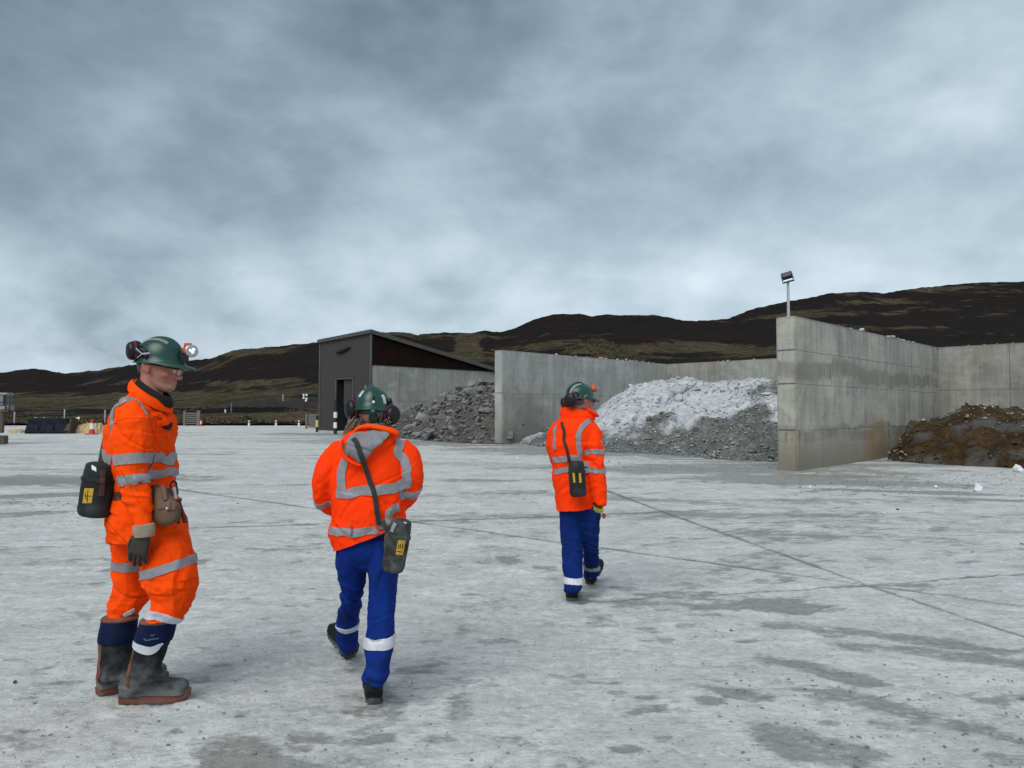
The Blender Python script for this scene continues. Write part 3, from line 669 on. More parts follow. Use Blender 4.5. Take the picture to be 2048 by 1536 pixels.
def surf_mat(name, cols, sc=1.6, attrs=None, zsplit=None, drift=None):
    """loose fines between the stones; cols from dark to light, an optional pale drift above a height"""
    m = bpy.data.materials.new(name); m.use_nodes = True; t = NT(m.node_tree)
    pos = t.add('ShaderNodeNewGeometry').outputs['Position']
    n = t.noise(pos, sc, 8, .7); c = t.ramp(n, [(.30+.4*i/(len(cols)-1), cc) for i, cc in enumerate(cols)])
    c = t.mix(t.ramp(t.noise(pos, sc*5, 5, .75), [(.38, .6), (.55, 0)]), c, tuple(q*.45 for q in cols[0]))
    if zsplit:
        f_ = t.math('ADD', t.add('ShaderNodeAttribute', attribute_name='pale').outputs['Fac'], t.math('MULTIPLY', t.math('SUBTRACT', t.noise(pos, 2.2, 6, .7), .5), 1.6)); f_ = t.maprange(f_, .25, .8)
        pale = t.mix(t.maprange(t.noise(pos, 4, 7, .7), .35, .65), zsplit[1], zsplit[2]); c = t.mix(f_, c, pale)
    if drift: c = t.mix(t.math('MULTIPLY', t.maprange(t.noise(pos, .8, 6, .6, .5), .50, .60), drift[1]), c, drift[0])
    b = t.add('ShaderNodeBump', i_Strength=1, i_Distance=.07, i_Height=t.noise(pos, 7, 8, .75))
    p = t.add('ShaderNodeBsdfPrincipled', i_Base_Color=c, i_Roughness=.97, i_Normal=b.outputs[0]); p.inputs['Specular IOR Level'].default_value = .2
    t.add('ShaderNodeOutputMaterial', i_0=p.outputs[0]); return m
uu = lambda px: (px-1024)/F
def GP(px, py, real=True): g = ground(px, py); return (g.x, g.y, real)
def zof(px, py, D0): return (uu(px), at(px, py, D0).z)
R_DARK = stone_mat('dark_grey_rock', (.105, .105, .098), (.27, .27, .255), (.055, .054, .050), 4)
R_WHITE = stone_mat('white_quarry_rock', (.37, .385, .40), (.58, .60, .62), (.22, .23, .235), 6)
R_GREY = stone_mat('grey_rubble', (.16, .165, .16), (.48, .49, .48), (.075, .073, .068), 6)
R_BROWN = stone_mat('brown_soil_stone', (.055, .036, .018), (.13, .09, .045), (.04, .028, .015), 5)
S_DARK = surf_mat('dark_rock_fines', [(.055, .052, .047), (.10, .096, .088), (.15, .145, .135)])
S_WHITE = surf_mat('mixed_rubble_fines', [(.085, .083, .078), (.15, .15, .142), (.24, .245, .24)], zsplit=(1.25, (.36, .375, .385), (.55, .575, .595)))
S_BROWN = surf_mat('peaty_brown_soil', [(.018, .011, .005), (.050, .030, .010), (.095, .058, .020)], 1.3, drift=((.085, .085, .085), .8))
# dark rock, bay beside the shed
i1 = W1_+d2*.05; j2 = W2-d2*.5
f_l = [GP(735, 871), GP(800, 877), GP(870, 883), GP(940, 887), GP(1003, 889, False)]
bk = [tuple((W2-d2*.55+d1*11.5))[:2]+(False,), tuple((W1_+d2*.4+d1*12.3))[:2]+(False,), tuple((W1_+d2*.25+d1*5))[:2]+(True,)]
heap('rock_heap', 'heap of dark grey broken rock between the shed wall and the middle dividing wall', 'rock heap', f_l+bk,
     [(uu(700), 1.2), zof(784, 812, 42), zof(815, 782, 40), zof(864, 775, 39.5), zof(884, 769, 39), zof(923, 777, 38.5), zof(952, 766, 38), zof(985, 757, 37.5), zof(1060, 752, 37)],
     .62, [R_DARK], 300, (.20, .62), 5200, (.05, .22), 3, S_DARK)
# white and grey rubble, middle bay
f_m = [GP(1046, 889), GP(1110, 897), GP(1190, 903), GP(1290, 908), GP(1380, 915), GP(1470, 921), GP(1570, 925, False)]
bk = [tuple((W3-d2*.55+d1*12))[:2]+(False,), tuple((c2+d2*9-d1*.2))[:2]+(False,), tuple((c2-d1*.3+d2*.05))[:2]+(False,), tuple((W2+d2*.04+d1*6))[:2]+(False,), tuple((W2+d2*.04+d1*.3))[:2]+(True,)]
pale_m = lambda x, y, h: np.clip((h+2.4*fbm(V2(x, y, .40, 4.0), 4, 900)-np.interp(x/y, [uu(1100), uu(1230), uu(1330), uu(1560)], [.25, .45, 1.15, 1.10]))*.9+.5, 0, 1)
zn_m = lambda x, y, h: np.where(pale_m(x, y, h)+.35*fbm(V2(x, y, 3.0, 7.0), 3, 930) > .5, 0, 1)
heap('rubble_heap', 'large heap of white and grey crushed rock in the middle bay', 'rubble heap', f_m+bk,
     [(uu(1050), .9), zof(1130, 862, 34.5), zof(1180, 830, 34), zof(1230, 795, 33.5), zof(1270, 772, 33), zof(1310, 759, 32.5), zof(1345, 757, 32), zof(1385, 760, 31.5), zof(1415, 765, 31), zof(1450, 757, 30.5), zof(1480, 755, 30), zof(1530, 757, 29.5), zof(1560, 761, 29), zof(1650, 775, 28)],
     .50, [R_WHITE, R_GREY], 300, (.06, .28), 17000, (.02, .085), 5, S_WHITE, cell=.09, zones=zn_m, palefn=pale_m)
# brown soil, right bay
f_r = [GP(1772, 922), GP(1840, 927), GP(1920, 931), GP(1990, 934), GP(2060, 938), GP(2240, 946), GP(2700, 950, False)]
bk = [tuple((c3+d2*11-d1*.3))[:2]+(False,), tuple((c3-d1*.2))[:2]+(False,), tuple((W3+d2*.04+d1*7.5))[:2]+(False,)]
heap('soil_heap', 'heap of wet brown soil and stones against the right hand wall', 'soil heap', f_r+bk,
     [(uu(1770), .5), zof(1793, 888, 24), zof(1820, 847, 24), zof(1845, 841, 24.5), zof(1883, 837, 25), zof(1913, 825, 25), zof(1958, 819, 24.5), zof(1988, 819, 24), zof(2018, 825, 23.5), zof(2060, 834, 23), zof(2300, 870, 21)],
     .72, [R_BROWN, R_GREY], 60, (.06, .20), 2200, (.02, .09), 9, S_BROWN, cell=.08, zones=lambda x, y, h: (fbm(V2(x, y, .7, 8.0), 3, 77) > .22).astype(int))

# ---- stones lying along the wall tops and loose on the yard
stones = [rockmesh(700+i, 14, .6) for i in range(8)]
M_PALE = stone_mat('pale_loose_stone', (.36, .37, .37), (.62, .64, .66), (.30, .31, .31), 9)
for s_ in stones: s_.materials.append(M_PALE)
def stone(p, sz, label, group=None, rot=None, i=0, sq=.6, name='loose_stone'):
    o = link(name, stones[i % 8], loc=p, label=label, cat='stone', group=group); o.scale = (sz, sz*.75, sz*sq)
    o.rotation_euler = rot or (random.uniform(-.2, .2), random.uniform(-.2, .2), random.random()*6.28); return o
k_ = 0
for t_ in [2.9, 4.1, 4.35, 4.7, 5.0, 5.2, 6.1, 6.35, 6.9, 7.6, 7.85, 8.1, 8.4, 8.7, 9.0, 9.3, 9.6, 9.9, 10.3, 10.7]:
    sz = random.uniform(.05, .13) if t_ not in (5.0, 7.85) else .17
    stone(W3+d1*t_-d2*random.uniform(.08, .3)+UP*(T3+.03+sz*.3), sz, {2.9: 'small pale stone alone on the tall wall, closest to the floodlight', 5.0: 'large pale stone on the tall wall top, nearer the floodlight of the two big ones', 7.85: 'large pale stone on the tall wall top, the farther of the two big ones'}.get(t_, 'pale broken stone lying on top of the tall wall nearest the camera'), 'stones along the top of the nearest wall', i=k_); k_ += 1
for t_ in [3.6, 4.6, 5.1, 5.8, 7.2, 7.5, 8.0, 8.4, 8.8, 9.2, 9.5, 9.8, 10.1, 10.6, 11.2, 11.6]:
    sz = random.uniform(.05, .14) if t_ not in (7.2, 9.2) else .20
    stone(W2+d1*t_-d2*random.uniform(.08, .3)+UP*(T2+.03+sz*.3), sz, {3.6: 'small stone on the middle dividing wall, closest to its near end', 7.2: 'large pale stone on the middle wall top, nearer of the two big ones', 9.2: 'large pale stone on the middle wall top, farther of the two big ones'}.get(t_, 'pale stone lying on top of the middle dividing wall'), 'stones along the top of the middle wall', i=k_); k_ += 1
for t_ in [3.0, 3.3, 3.55, 5.0]:
    stone(c2+d2*t_+d1*.15+UP*(T2+.05), random.uniform(.07, .12), 'small stone alone on the back wall, nearest the tall wall' if t_ == 5.0 else 'small stone on the back wall behind the white rubble', 'stones on the back wall of the middle bay', i=k_); k_ += 1
for t_ in [1.0, 1.5, 1.9, 2.4]:
    stone(c3+d2*t_+d1*.15+UP*(T3+.05), random.uniform(.04, .07), 'small stone on the back wall behind the soil heap', 'stones on the back wall of the right bay', i=k_); k_ += 1
for px, py, sz, lab in [(1957, 981, .16, 'white angular rock on the muddy streak right of the nearest wall'), (1872, 976, .07, 'small white stone left of the larger white rock on the mud'),
                        (2036, 944, .22, 'large white rock cut off by the right edge of the photo'), (1035, 918, .06, 'small white stone on the yard in front of the middle wall'),
                        (30, 1366, .022, 'dark flat stone chip at the far left of the foreground'), (804, 1385, .006, None), (822, 1387, .006, None), (625, 1157, .008, None), (1408, 963, .05, 'flat pale stone in the middle of the yard near the tall wall'),
                        (1766, 1029, .06, 'crumbled pale stone lying on the yard below the tall wall'), (1795, 1020, .04, 'grey stone beyond the crumbled pale one'), (1463, 1262, .018, 'dark stone chip on the pale crust right of the third worker'),
                        (2044, 1090, .03, 'dark stone at the right edge of the yard'), (1567, 1440, .014, 'pale pebble in the damp patch at lower right'), (285, 1366, .0, None), (1620, 975, .05, 'flat white stone in front of the tall wall'), (1945, 1105, .02, 'dark chip on the yard at right')]:
    if sz == 0: continue
    g = ground(px, py); lab = lab or {804: 'left of two tiny black chips beside the second worker', 822: 'right of two tiny black chips beside the second worker', 625: 'tiny black chip left of the second worker'}[px]
    o = stone(g+UP*sz*.35, sz, lab, i=k_, rot=(0, .1, random.random()*6), sq=.95 if sz > .15 else .6); k_ += 1
    if sz > .2 or 'white' in lab:
        if 'WR' not in globals(): WR = stone_mat('clean_white_rock', (.60, .63, .66), (.78, .80, .82), (.60, .62, .64), 7)
        o.data = o.data.copy(); o.data.materials.clear(); o.data.materials.append(WR); o.rotation_euler = (.5, -.35, 1.1)
    if ('dark' in lab or 'black' in lab or 'grey' in lab) and sz <= .2:
        if 'DK' not in globals():
            DK = stone_mat('dark_stone_chip', (.06, .06, .055), (.12, .12, .11), (.05, .05, .05), 20); DKM = [s_.copy() for s_ in stones]
            for s_ in DKM: s_.materials.clear(); s_.materials.append(DK)
        o.data = DKM[k_ % 8]
# scatter of grit and fines too small to count, denser by the heaps
gv = []; 
gp = [ground(px, py) for px, py in [(random.uniform(1560, 2046), random.gauss(962, 14)) for _ in range(350)]+[(random.uniform(1100, 1570), random.gauss(928, 8)) for _ in range(380)]+[(random.uniform(760, 1010), random.gauss(892, 4)) for _ in range(200)]+[(random.uniform(0, 2048), random.uniform(980, 1536)) for _ in range(260)]+[(random.uniform(1450, 2048), random.uniform(1330, 1536)) for _ in range(90)]+[(random.uniform(0, 230), random.uniform(1000, 1060)) for _ in range(160)]]
VV, FF, nb_ = [], [], 0
for i, g in enumerate(gp):
    s_ = stones[i % 8]; pv = np.array([v.co for v in s_.vertices]); sz = random.uniform(.004, .013)*(1 if g.y < 12 else 2.6)
    a = random.random()*6.28; R_ = np.array([[math.cos(a), -math.sin(a), 0], [math.sin(a), math.cos(a), 0], [0, 0, 1]])
    q = (pv*sz*np.array([1.2, .9, .6]))@R_.T+np.array(g)+np.array([0, 0, sz*.3])
    VV.append(q); FF += [tuple(j+nb_ for j in f_.vertices) for f_ in s_.polygons]; nb_ += len(q)
gr = mesh('stone_grit', np.concatenate(VV), FF)
link('stone_grit', gr, stone_mat('grit', (.16, .165, .155), (.36, .37, .36), (.2, .2, .19), 12), kind='stuff', label='scattered grit and stone crumbs on the yard', cat='grit')
# ================================================================ small things round the yard edge
M_WOODG = mat('weathered_timber', (.135, .13, .118), .9, .3, 14, .4, 40)
M_WHITEP = mat('white_paint', (.72, .73, .72), .6, .1)
M_BLACKP = mat('black_paint', (.012, .012, .013), .6, .2)
M_YEL = mat('yellow_paint', (.55, .48, .16), .6, .15)
M_RED = mat('cone_red', (.50, .03, .035), .6, .15, 8, .05, 40, dirt=((.25, .12, .1), .35, 12))
M_CONEW = mat('cone_sleeve', (.62, .62, .64), .5, .1)
def post_thing(name, px, py, D0, h, r, bands, label, cat='post', group=None):
    b = at(px, py, D0); b.z = hill_at(px, D0).z-.05 if D0 > 57 else gz(b.x, b.y)
    th = thing(name, label, cat, b, group)
    z = 0
    for (z0, z1, m_, nm) in bands:
        v, f = cyl((0, 0, z0), (0, 0, z1), r, n=12); link(nm, bevelled(nm, (v, f), 0), m_, th)
    return th
post_thing('bollard', 670.5, 866, 41.5, 1.3, .10, [(0, .34, M_BLACKP, 'base'), (.34, .66, M_WHITEP, 'white_band'), (.66, .92, M_BLACKP, 'black_band'), (.92, 1.24, M_WHITEP, 'white_band'), (1.24, 1.95, M_BLACKP, 'top')], 'tall black bollard with two white bands beside the shed door', 'bollard')
post_thing('bollard', 634, 861, 44.5, 1.3, .08, [(0, .3, M_BLACKP, 'base'), (.3, .72, M_YEL, 'yellow_band'), (.72, 1.0, M_BLACKP, 'top')], 'short black bollard with a pale yellow band at the shed corner', 'bollard')
for px, py in ((498, 849), (552, 850), (598, 851)):
    lab = {498: 'leftmost of three short white marker posts on the yard edge', 552: 'middle one of three short white marker posts on the yard edge', 598: 'rightmost of three white marker posts, nearest the shed'}[px]
    post_thing('marker_post', px, py, 55.0, .4, .075, [(0, .26, M_WHITEP, 'white_base'), (.26, .34, M_BLACKP, 'band'), (.34, .42, M_WHITEP, 'cap')], lab, 'marker post', 'marker posts along the yard edge')
post_thing('pipe_post', 730, 866, 42.0, 2.6, .025, [(0, 2.75, M_GALV, 'pole')], 'thin grey pipe standing against the shed front', 'pipe')
def timber(name, size, c, m_, th): 
    v, f = boxv(c, size); return link(name, bevelled(name, (v, f), .008, 1), m_, th)
# wooden gate
g = at(366, 850, 56.2); g.z = gz(0, 56); gt = thing('wooden_gate', 'grey wooden slatted gate on the far edge of the yard', 'gate', g)
for x, h in ((.12, 1.12), (1.17, 1.15)): timber('post', (.17 if x < 1 else .24, .17, h), (x, 0, h/2), M_WOODG, gt)
for z in (.16, .32, .48, .64, .80, .95): timber('slat', (.9, .035, .085), (.64, -.02, z), M_WOODG, gt)
# cones
def cone(px, py, D0, h, label):
    b = at(px, py, D0); b.z = gz(b.x, b.y)
    th = thing('traffic_cone', label, 'traffic cone', b, 'red and white traffic cones')
    r = lambda z: h*(.20-.155*z/h)
    v, f = boxv((0, 0, .025), (h*.62, h*.62, .05)); link('base', bevelled('base', (v, f), .01, 1), M_RED, th)
    for z0, z1, m_, nm in ((.05, .34*h, M_RED, 'lower_cone'), (.34*h, .72*h, M_CONEW, 'reflective_sleeve'), (.72*h, h, M_RED, 'tip')):
        v, f = cyl((0, 0, z0), (0, 0, z1), r(z0)+(.003 if m_ is M_CONEW else 0), r(z1)+(.003 if m_ is M_CONEW else 0), 20); link(nm, bevelled(nm, (v, f), 0, smooth=True), m_, th)
cone(184, 864, 41.3, .86, 'red and white traffic cone in front of the tan sandbag heap')
cone(402, 850, 55.5, .52, 'small red and white traffic cone beside the wooden gate')
# grey board panel
g = at(613, 855, 50.0); g.z = gz(0, 50); pn = thing('board_hoarding', 'low weathered board hoarding left of the shed', 'hoarding', g)
timber('post', (.13, .13, 1.0), (0, 0, .5), M_WOODG, pn)
for i in range(5): timber('board', (.75, .04, .17), (.50, .02, .16+.185*i), M_WOODG, pn)
# fence posts on the moor, and rail
for i, (px, D0, h) in enumerate([(30, 58, .95), (130, 58, 1.15), (211, 58, 1.05)]):
    b = hill_at(px, D0); th = thing('fence_post', ['pale fence post near the left edge beyond the yard', 'pale fence post standing behind the loader bucket', 'pale fence post just left of the standing worker'][i], 'fence post', b-UP*.1, 'fence posts along the yard edge')
    v, f = boxv((0, 0, h/2+.05), (.09, .09, h+.1)); link('shaft', bevelled('shaft', (v, f), .01, 1), M_GALV, th)
for i, (px, D0, h, lab) in enumerate([(438, 92, .9, 'small white post on the grassy slope, furthest left of the far posts'), (490, 96, .9, 'wooden stake on the slope above the gravel bank'), (517, 86, 1.0, 'pointed stake on top of the gravel bank'),
                                      (547, 90, 1.0, 'white tipped stake beyond the gravel bank'), (566, 84, 1.9, 'tallest slim pole on the gravel bank'), (463, 66, .9, 'short wooden stake in the dark hollow below the gravel bank'), (451, 66, .3, 'tiny pale stub beside the wooden stake in the hollow')]):
    b = hill_at(px, D0); th = thing('stake', lab, 'stake', b-UP*.1)
    v, f = boxv((0, 0, h/2+.05), (.10, .10, h+.1)); link('shaft', bevelled('shaft', (v, f), .012, 1), M_WOODG if i in (1, 2, 5) else M_WHITEP if i in (0, 6) else M_GALV, th)
b = hill_at(610, 80); th = thing('warning_marker', 'black and white chequered marker boards beside the track left of the shed', 'marker board', b)
for x, z in ((-.16, .95), (.16, .95), (-.16, .65), (.16, .55), (.1, .35)):
    v, f = boxv((x, 0, z), (.20, .03, .22)); link('white_panel', mesh('white_panel', v, f), M_WHITEP, th)
v, f = join(boxv((0, .05, .6), (.12, .06, 1.2)), boxv((0, .03, .75), (.5, .02, .12))); link('post', mesh('post', v, f), M_BLACKP, th)
# loader bucket lying on its mouth
g = at(102, 868, 42.5); g.z = gz(0, 42.5); bk_ = thing('loader_bucket', 'dark blue-black loader bucket lying at the left edge of the yard', 'loader bucket', g)
M_BKT = mat('dark_blue_steel', (.006, .009, .015), .8, .35, 5, .3, 30, dirt=((.03, .025, .02), .5, 3), spec=.2)
M_BKR = mat('rusty_steel', (.055, .032, .022), .8, .4, 6, .3, 30)
seg_w = .78
for i in range(3):
    pr = [(-.45, 0), (-.40, .42), (-.22, .74), (.05, .88), (.42, .86), (.60, .55), (.62, 0)]
    x0 = -1.27+i*.86; n_ = len(pr)
    sk = .16 if i == 0 else .08
    vs = [Vector((x0+(sk*(z_/.88)), y_, z_)) for y_, z_ in pr]+[Vector((x0+seg_w, y_, z_)) for y_, z_ in pr]
    fs = [(j, j+1, n_+j+1, n_+j) for j in range(n_-1)]+[tuple(range(n_))[::-1], tuple(range(n_, 2*n_)), (0, n_, 2*n_-1, n_-1)]
    link('shell_section', bevelled('shell_section', (vs, fs), .03, 2), M_BKT, bk_)
v, f = boxv((-.02, -.1, .45), (2.2, .5, .75)); link('inner_plate', bevelled('inner_plate', (v, f), .03, 1), M_BKT, bk_)
vs = [Vector((x, y_, z_)) for x in (1.27, 1.33) for y_, z_ in ((-.52, 0), (-.3, .85), (.5, .86), (.75, 0))]; link('side_plate', bevelled('side_plate', (vs, [(0, 1, 2, 3), (7, 6, 5, 4), (0, 4, 5, 1), (1, 5, 6, 2), (2, 6, 7, 3), (3, 7, 4, 0)]), .006, 1), M_BKR, bk_)
vs = [Vector((x, y_, z_)) for x, y_, z_ in ((.98, -.50, .0), (1.30, -.50, 0), (1.28, -.36, .60), (1.12, -.38, .50))]; vs += [q+Vector((0, .06, 0)) for q in vs]; link('wear_plate', bevelled('wear_plate', (vs, [(0, 1, 2, 3), (7, 6, 5, 4), (0, 4, 5, 1), (1, 5, 6, 2), (2, 6, 7, 3), (3, 7, 4, 0)]), .006, 1), M_BKR, bk_)
v, f = boxv((.05, -.46, .10), (2.5, .10, .12)); link('cutting_edge', bevelled('cutting_edge', (v, f), .02, 1), M_BKT, bk_)
for x in (-.9, -.4): 
    v, f = lathe((x, .0, .88), (0, 0, 1), [(0, .07), (.05, .07), (.05, .03)], 12); link('pin', mesh('pin', v, f), M_GALV, bk_)
# tan heap of empty sandbags / sheeting, folded and crumpled
M_TAN = mat('tan_sacking', (.44, .33, .16), .85, .25, 9, .5, 25)
def crumple(name, px, D0, w_, d_, h_, m_, label, cat, seed):
    nx, ny = 90, 40; xs, ys = np.meshgrid(np.linspace(-1, 1, nx), np.linspace(-1, 1, ny)); x, y = xs.ravel(), ys.ravel()
    env = np.clip(1-(np.abs(x)**3+np.abs(y)**3), 0, 1)**.4
    r_ = fbm(V2(x, y, 4.5, seed, sy=2.5), 4, seed, ridge=True); r2 = fbm(V2(x, y, 8, seed, sy=5), 3, seed+5, ridge=True)
    z = env*h_*(.62+.34*r_+.16*r2+.1*x)
    g = at(px, 860, D0); g.z = gz(0, D0); th = thing(name, label, cat, g)
    me = fastmesh('sheet', np.stack([x*w_/2+.05*r2, y*d_/2+.06*r_, z-.02], 1), grid_quads(ny, nx)); link('sheet', me, m_, th); return th
crumple('sacking_heap', 178, 43.2, 2.05, 1.2, .66, M_TAN, 'crumpled heap of tan sacking behind the red and white cone', 'sacking', 31)
crumple('sacking_heap', 34, 43.5, 1.1, .6, .25, M_TAN, 'low strip of tan sacking left of the loader bucket', 'sacking', 37)
g = at(150, 846, 42.9); sh = thing('plastic_sheet', 'curved pale plastic offcut sticking up beside the loader bucket', 'plastic sheet', (g.x, g.y, gz(0, 43)))
hv, hf = [], []
for i in range(10):
    s = i/9; x = -.24+.5*s; z = .62-.18*math.sin(s*3.1)**1; top_ = .86-.06*math.sin(s*5)+.02*s
    hv += [Vector((x, .05*math.sin(s*4), max(z+.02*s, .35)+(.16*max(0, s-.7)/.3))), Vector((x+.01, .04*math.cos(s*5), top_)), Vector((x+.01, .04*math.cos(s*5)+.01, top_)), Vector((x, .05*math.sin(s*4)+.01, max(z+.02*s, .35)+(.16*max(0, s-.7)/.3)))]
    if i: b_ = (i-1)*4; hf += [(b_+k, b_+(k+1) % 4, b_+4+(k+1) % 4, b_+4+k) for k in range(4)]
link('sheet', mesh('sheet', hv, hf, True), M_WHITEP, sh)
v, f = boxv((-.02, .1, .25), (.05, .05, .5)); link('prop', mesh('prop', v, f), M_WOODG, sh)
# parked machine, only its corner in frame
M_CREAM = mat('faded_cream_paint', (.26, .26, .245), .6, .2, 4, .1, 20, dirt=((.10, .08, .06), .6, 3))
M_RUST = mat('muddy_brown_steel', (.075, .058, .048), .85, .35, 5, .3, 20)
M_GLASS = mat('cab_glass', (.16, .17, .19), .12, .1)
g = at(-64, 897, 31.2); g.z = gz(0, 31.2)
mc = thing('parked_machine', 'corner of a faded grey and brown quarry machine at the left edge', 'machine', g)
for nm, c_, s_, m_, bv in [('body', (-.3, .5, .75), (1.7, .8, .55), M_RUST, .05), ('cab', (.85, .25, 1.56), (1.5, .5, .28), M_CREAM, .05), ('roof', (.80, .25, 2.13), (1.6, .5, .14), M_CREAM, .06),
                           ('rear_pillar', (1.45, -.07, 1.0), (.16, .12, 1.0), M_RUST, .02), ('bumper', (1.30, -.15, .22), (.85, .25, .36), M_RUST, .03), ('fuel_tank', (.0, .1, .6), (.9, .4, .6), M_RUST, .08)]:
    v, f = boxv(c_, s_); link(nm, bevelled(nm, (v, f), bv, 2), m_, mc)
v, f = boxv((.85, -.03, 1.88), (1.30, .02, .40)); link('window', bevelled('window', (v, f), .004, 1), M_GLASS, mc)
v, f = boxv((1.505, .22, 1.88), (.02, .4, .40)); link('window', bevelled('window', (v, f), .004, 1), M_GLASS, mc)
v, f = join(*[boxv((x, -.05, 1.88), (.05, .05, .44)) for x in (.2, 1.22, 1.49)], boxv((.85, -.05, 1.80), (1.3, .03, .03))); link('window_frame', mesh('window_frame', v, f), M_BLACKP, mc)
v, f = join(*[boxv((x, -.10, 1.75), (.028, .028, .75)) for x in (1.60, 1.78)], *[boxv((1.69, -.10, z), (.18, .02, .02)) for z in (1.5, 1.78, 2.1)]); link('handrail', mesh('handrail', v, f), M_BLACKP, mc)
v, f = join(boxv((1.60, 0, 1.42), (.36, .4, .06)), boxv((1.58, 0, 2.10), (.3, .03, .03))); link('step', mesh('step', v, f), M_RUST, mc)
for x, y_ in ((-1.0, .5),):
    v, f = lathe((x, y_, .55), (1, 0, 0), [(0, .35), (.02, .5), (.1, .56), (.5, .56), (.58, .5), (.6, .3)], 28); wh = link('wheel', mesh('wheel', v, f, False), M_BLACKP, mc)
# ================================================================ people
def cat_rom(P, m):
    P = np.asarray(P, float); n = len(P); out = []
    for i in range(n-1):
        p0, p1, p2, p3 = P[max(i-1, 0)], P[i], P[i+1], P[min(i+2, n-1)]
        for k in range(m):
            t = k/m
            out.append(.5*((2*p1)+(-p0+p2)*t+(2*p0-5*p1+4*p2-p3)*t*t+(-p0+3*p1-3*p2+p3)*t**3))
    out.append(P[-1]); return np.array(out)

def tube(pts, rad, n=24, m=4, frame=None, power=2.0, ref=(0, 1, 0)):
    """closed tube; rad = (across the picture, in depth); frame 'z' keeps the rings level"""
    A = np.array([list(p)+list(r if isinstance(r, (tuple, list)) else (r, r)) for p, r in zip(pts, rad)])
    A = cat_rom(A, m); C, R_ = A[:, :3], np.maximum(A[:, 3:], .001)
    T_ = np.gradient(C, axis=0); T_ /= np.linalg.norm(T_, axis=1)[:, None]+1e-9
    vs = []
    th = np.linspace(0, 2*math.pi, n, endpoint=False)
    ct, st = np.cos(th), np.sin(th); ct = np.sign(ct)*np.abs(ct)**(2/power); st = np.sign(st)*np.abs(st)**(2/power)
    for c, r, t in zip(C, R_, T_):
        if frame == 'z': a = np.array((1., 0, 0)); b = np.array((0, 1., 0))
        else:
            rf = np.array(ref, float); b = rf-t*(rf@t)
            if np.linalg.norm(b) < .05: rf = np.array((1., 0, 0)); b = rf-t*(rf@t)
            b /= np.linalg.norm(b); a = np.cross(t, b)
        for k in range(n): vs.append(c+a*r[0]*ct[k]+b*r[1]*st[k])
    N = len(C)
    fs = [(j*n+i, j*n+(i+1) % n, (j+1)*n+(i+1) % n, (j+1)*n+i) for j in range(N-1) for i in range(n)]
    # rounded caps
    for ring, c, t, s in ((0, C[0], -T_[0], 1), (N-1, C[-1], T_[-1], -1)):
        r = R_[ring].min()*.35; tip = len(vs); vs.append(c+t*r)
        for i in range(n): fs.append((tip, ring*n+(i+1) % n, ring*n+i) if s > 0 else (tip, ring*n+i, ring*n+(i+1) % n))
    return [Vector(v) for v in vs], fs

def ball(c, r, n=20):
    c = Vector(c); r = r if isinstance(r, (tuple, list)) else (r, r, r)
    vs, fs = lathe((0, 0, -1), (0, 0, 1), [(1-math.cos(math.pi*i/12), math.sin(math.pi*i/12)) for i in range(13)], n)
    return [Vector((v.x*r[0], v.y*r[1], v.z*r[2]))+c for v in vs], fs

def union(parts, voxel, smooth=3, cuts=()):
    me = mesh('u', *join(*parts)); o = bpy.data.objects.new('u', me); COL.objects.link(o)
    md = o.modifiers.new('r', 'REMESH'); md.mode = 'VOXEL'; md.voxel_size = voxel
    if smooth: s = o.modifiers.new('s', 'SMOOTH'); s.iterations = smooth; s.factor = .5
    dg = bpy.context.evaluated_depsgraph_get(); dg.update()
    r = bpy.data.meshes.new_from_object(o.evaluated_get(dg)); bpy.data.objects.remove(o); bpy.data.meshes.remove(me)
    if cuts:
        bm = bmesh.new(); bm.from_mesh(r)
        for co, no in cuts:   # keep the side opposite the normal
            bmesh.ops.bisect_plane(bm, geom=bm.verts[:]+bm.edges[:]+bm.faces[:], plane_co=co, plane_no=no, clear_outer=True)
            es = [e_ for e_ in bm.edges if e_.is_boundary]; bmesh.ops.holes_fill(bm, edges=es, sides=0)
        bm.to_mesh(r); bm.free()
    r.polygons.foreach_set('use_smooth', [True]*len(r.polygons)); return r

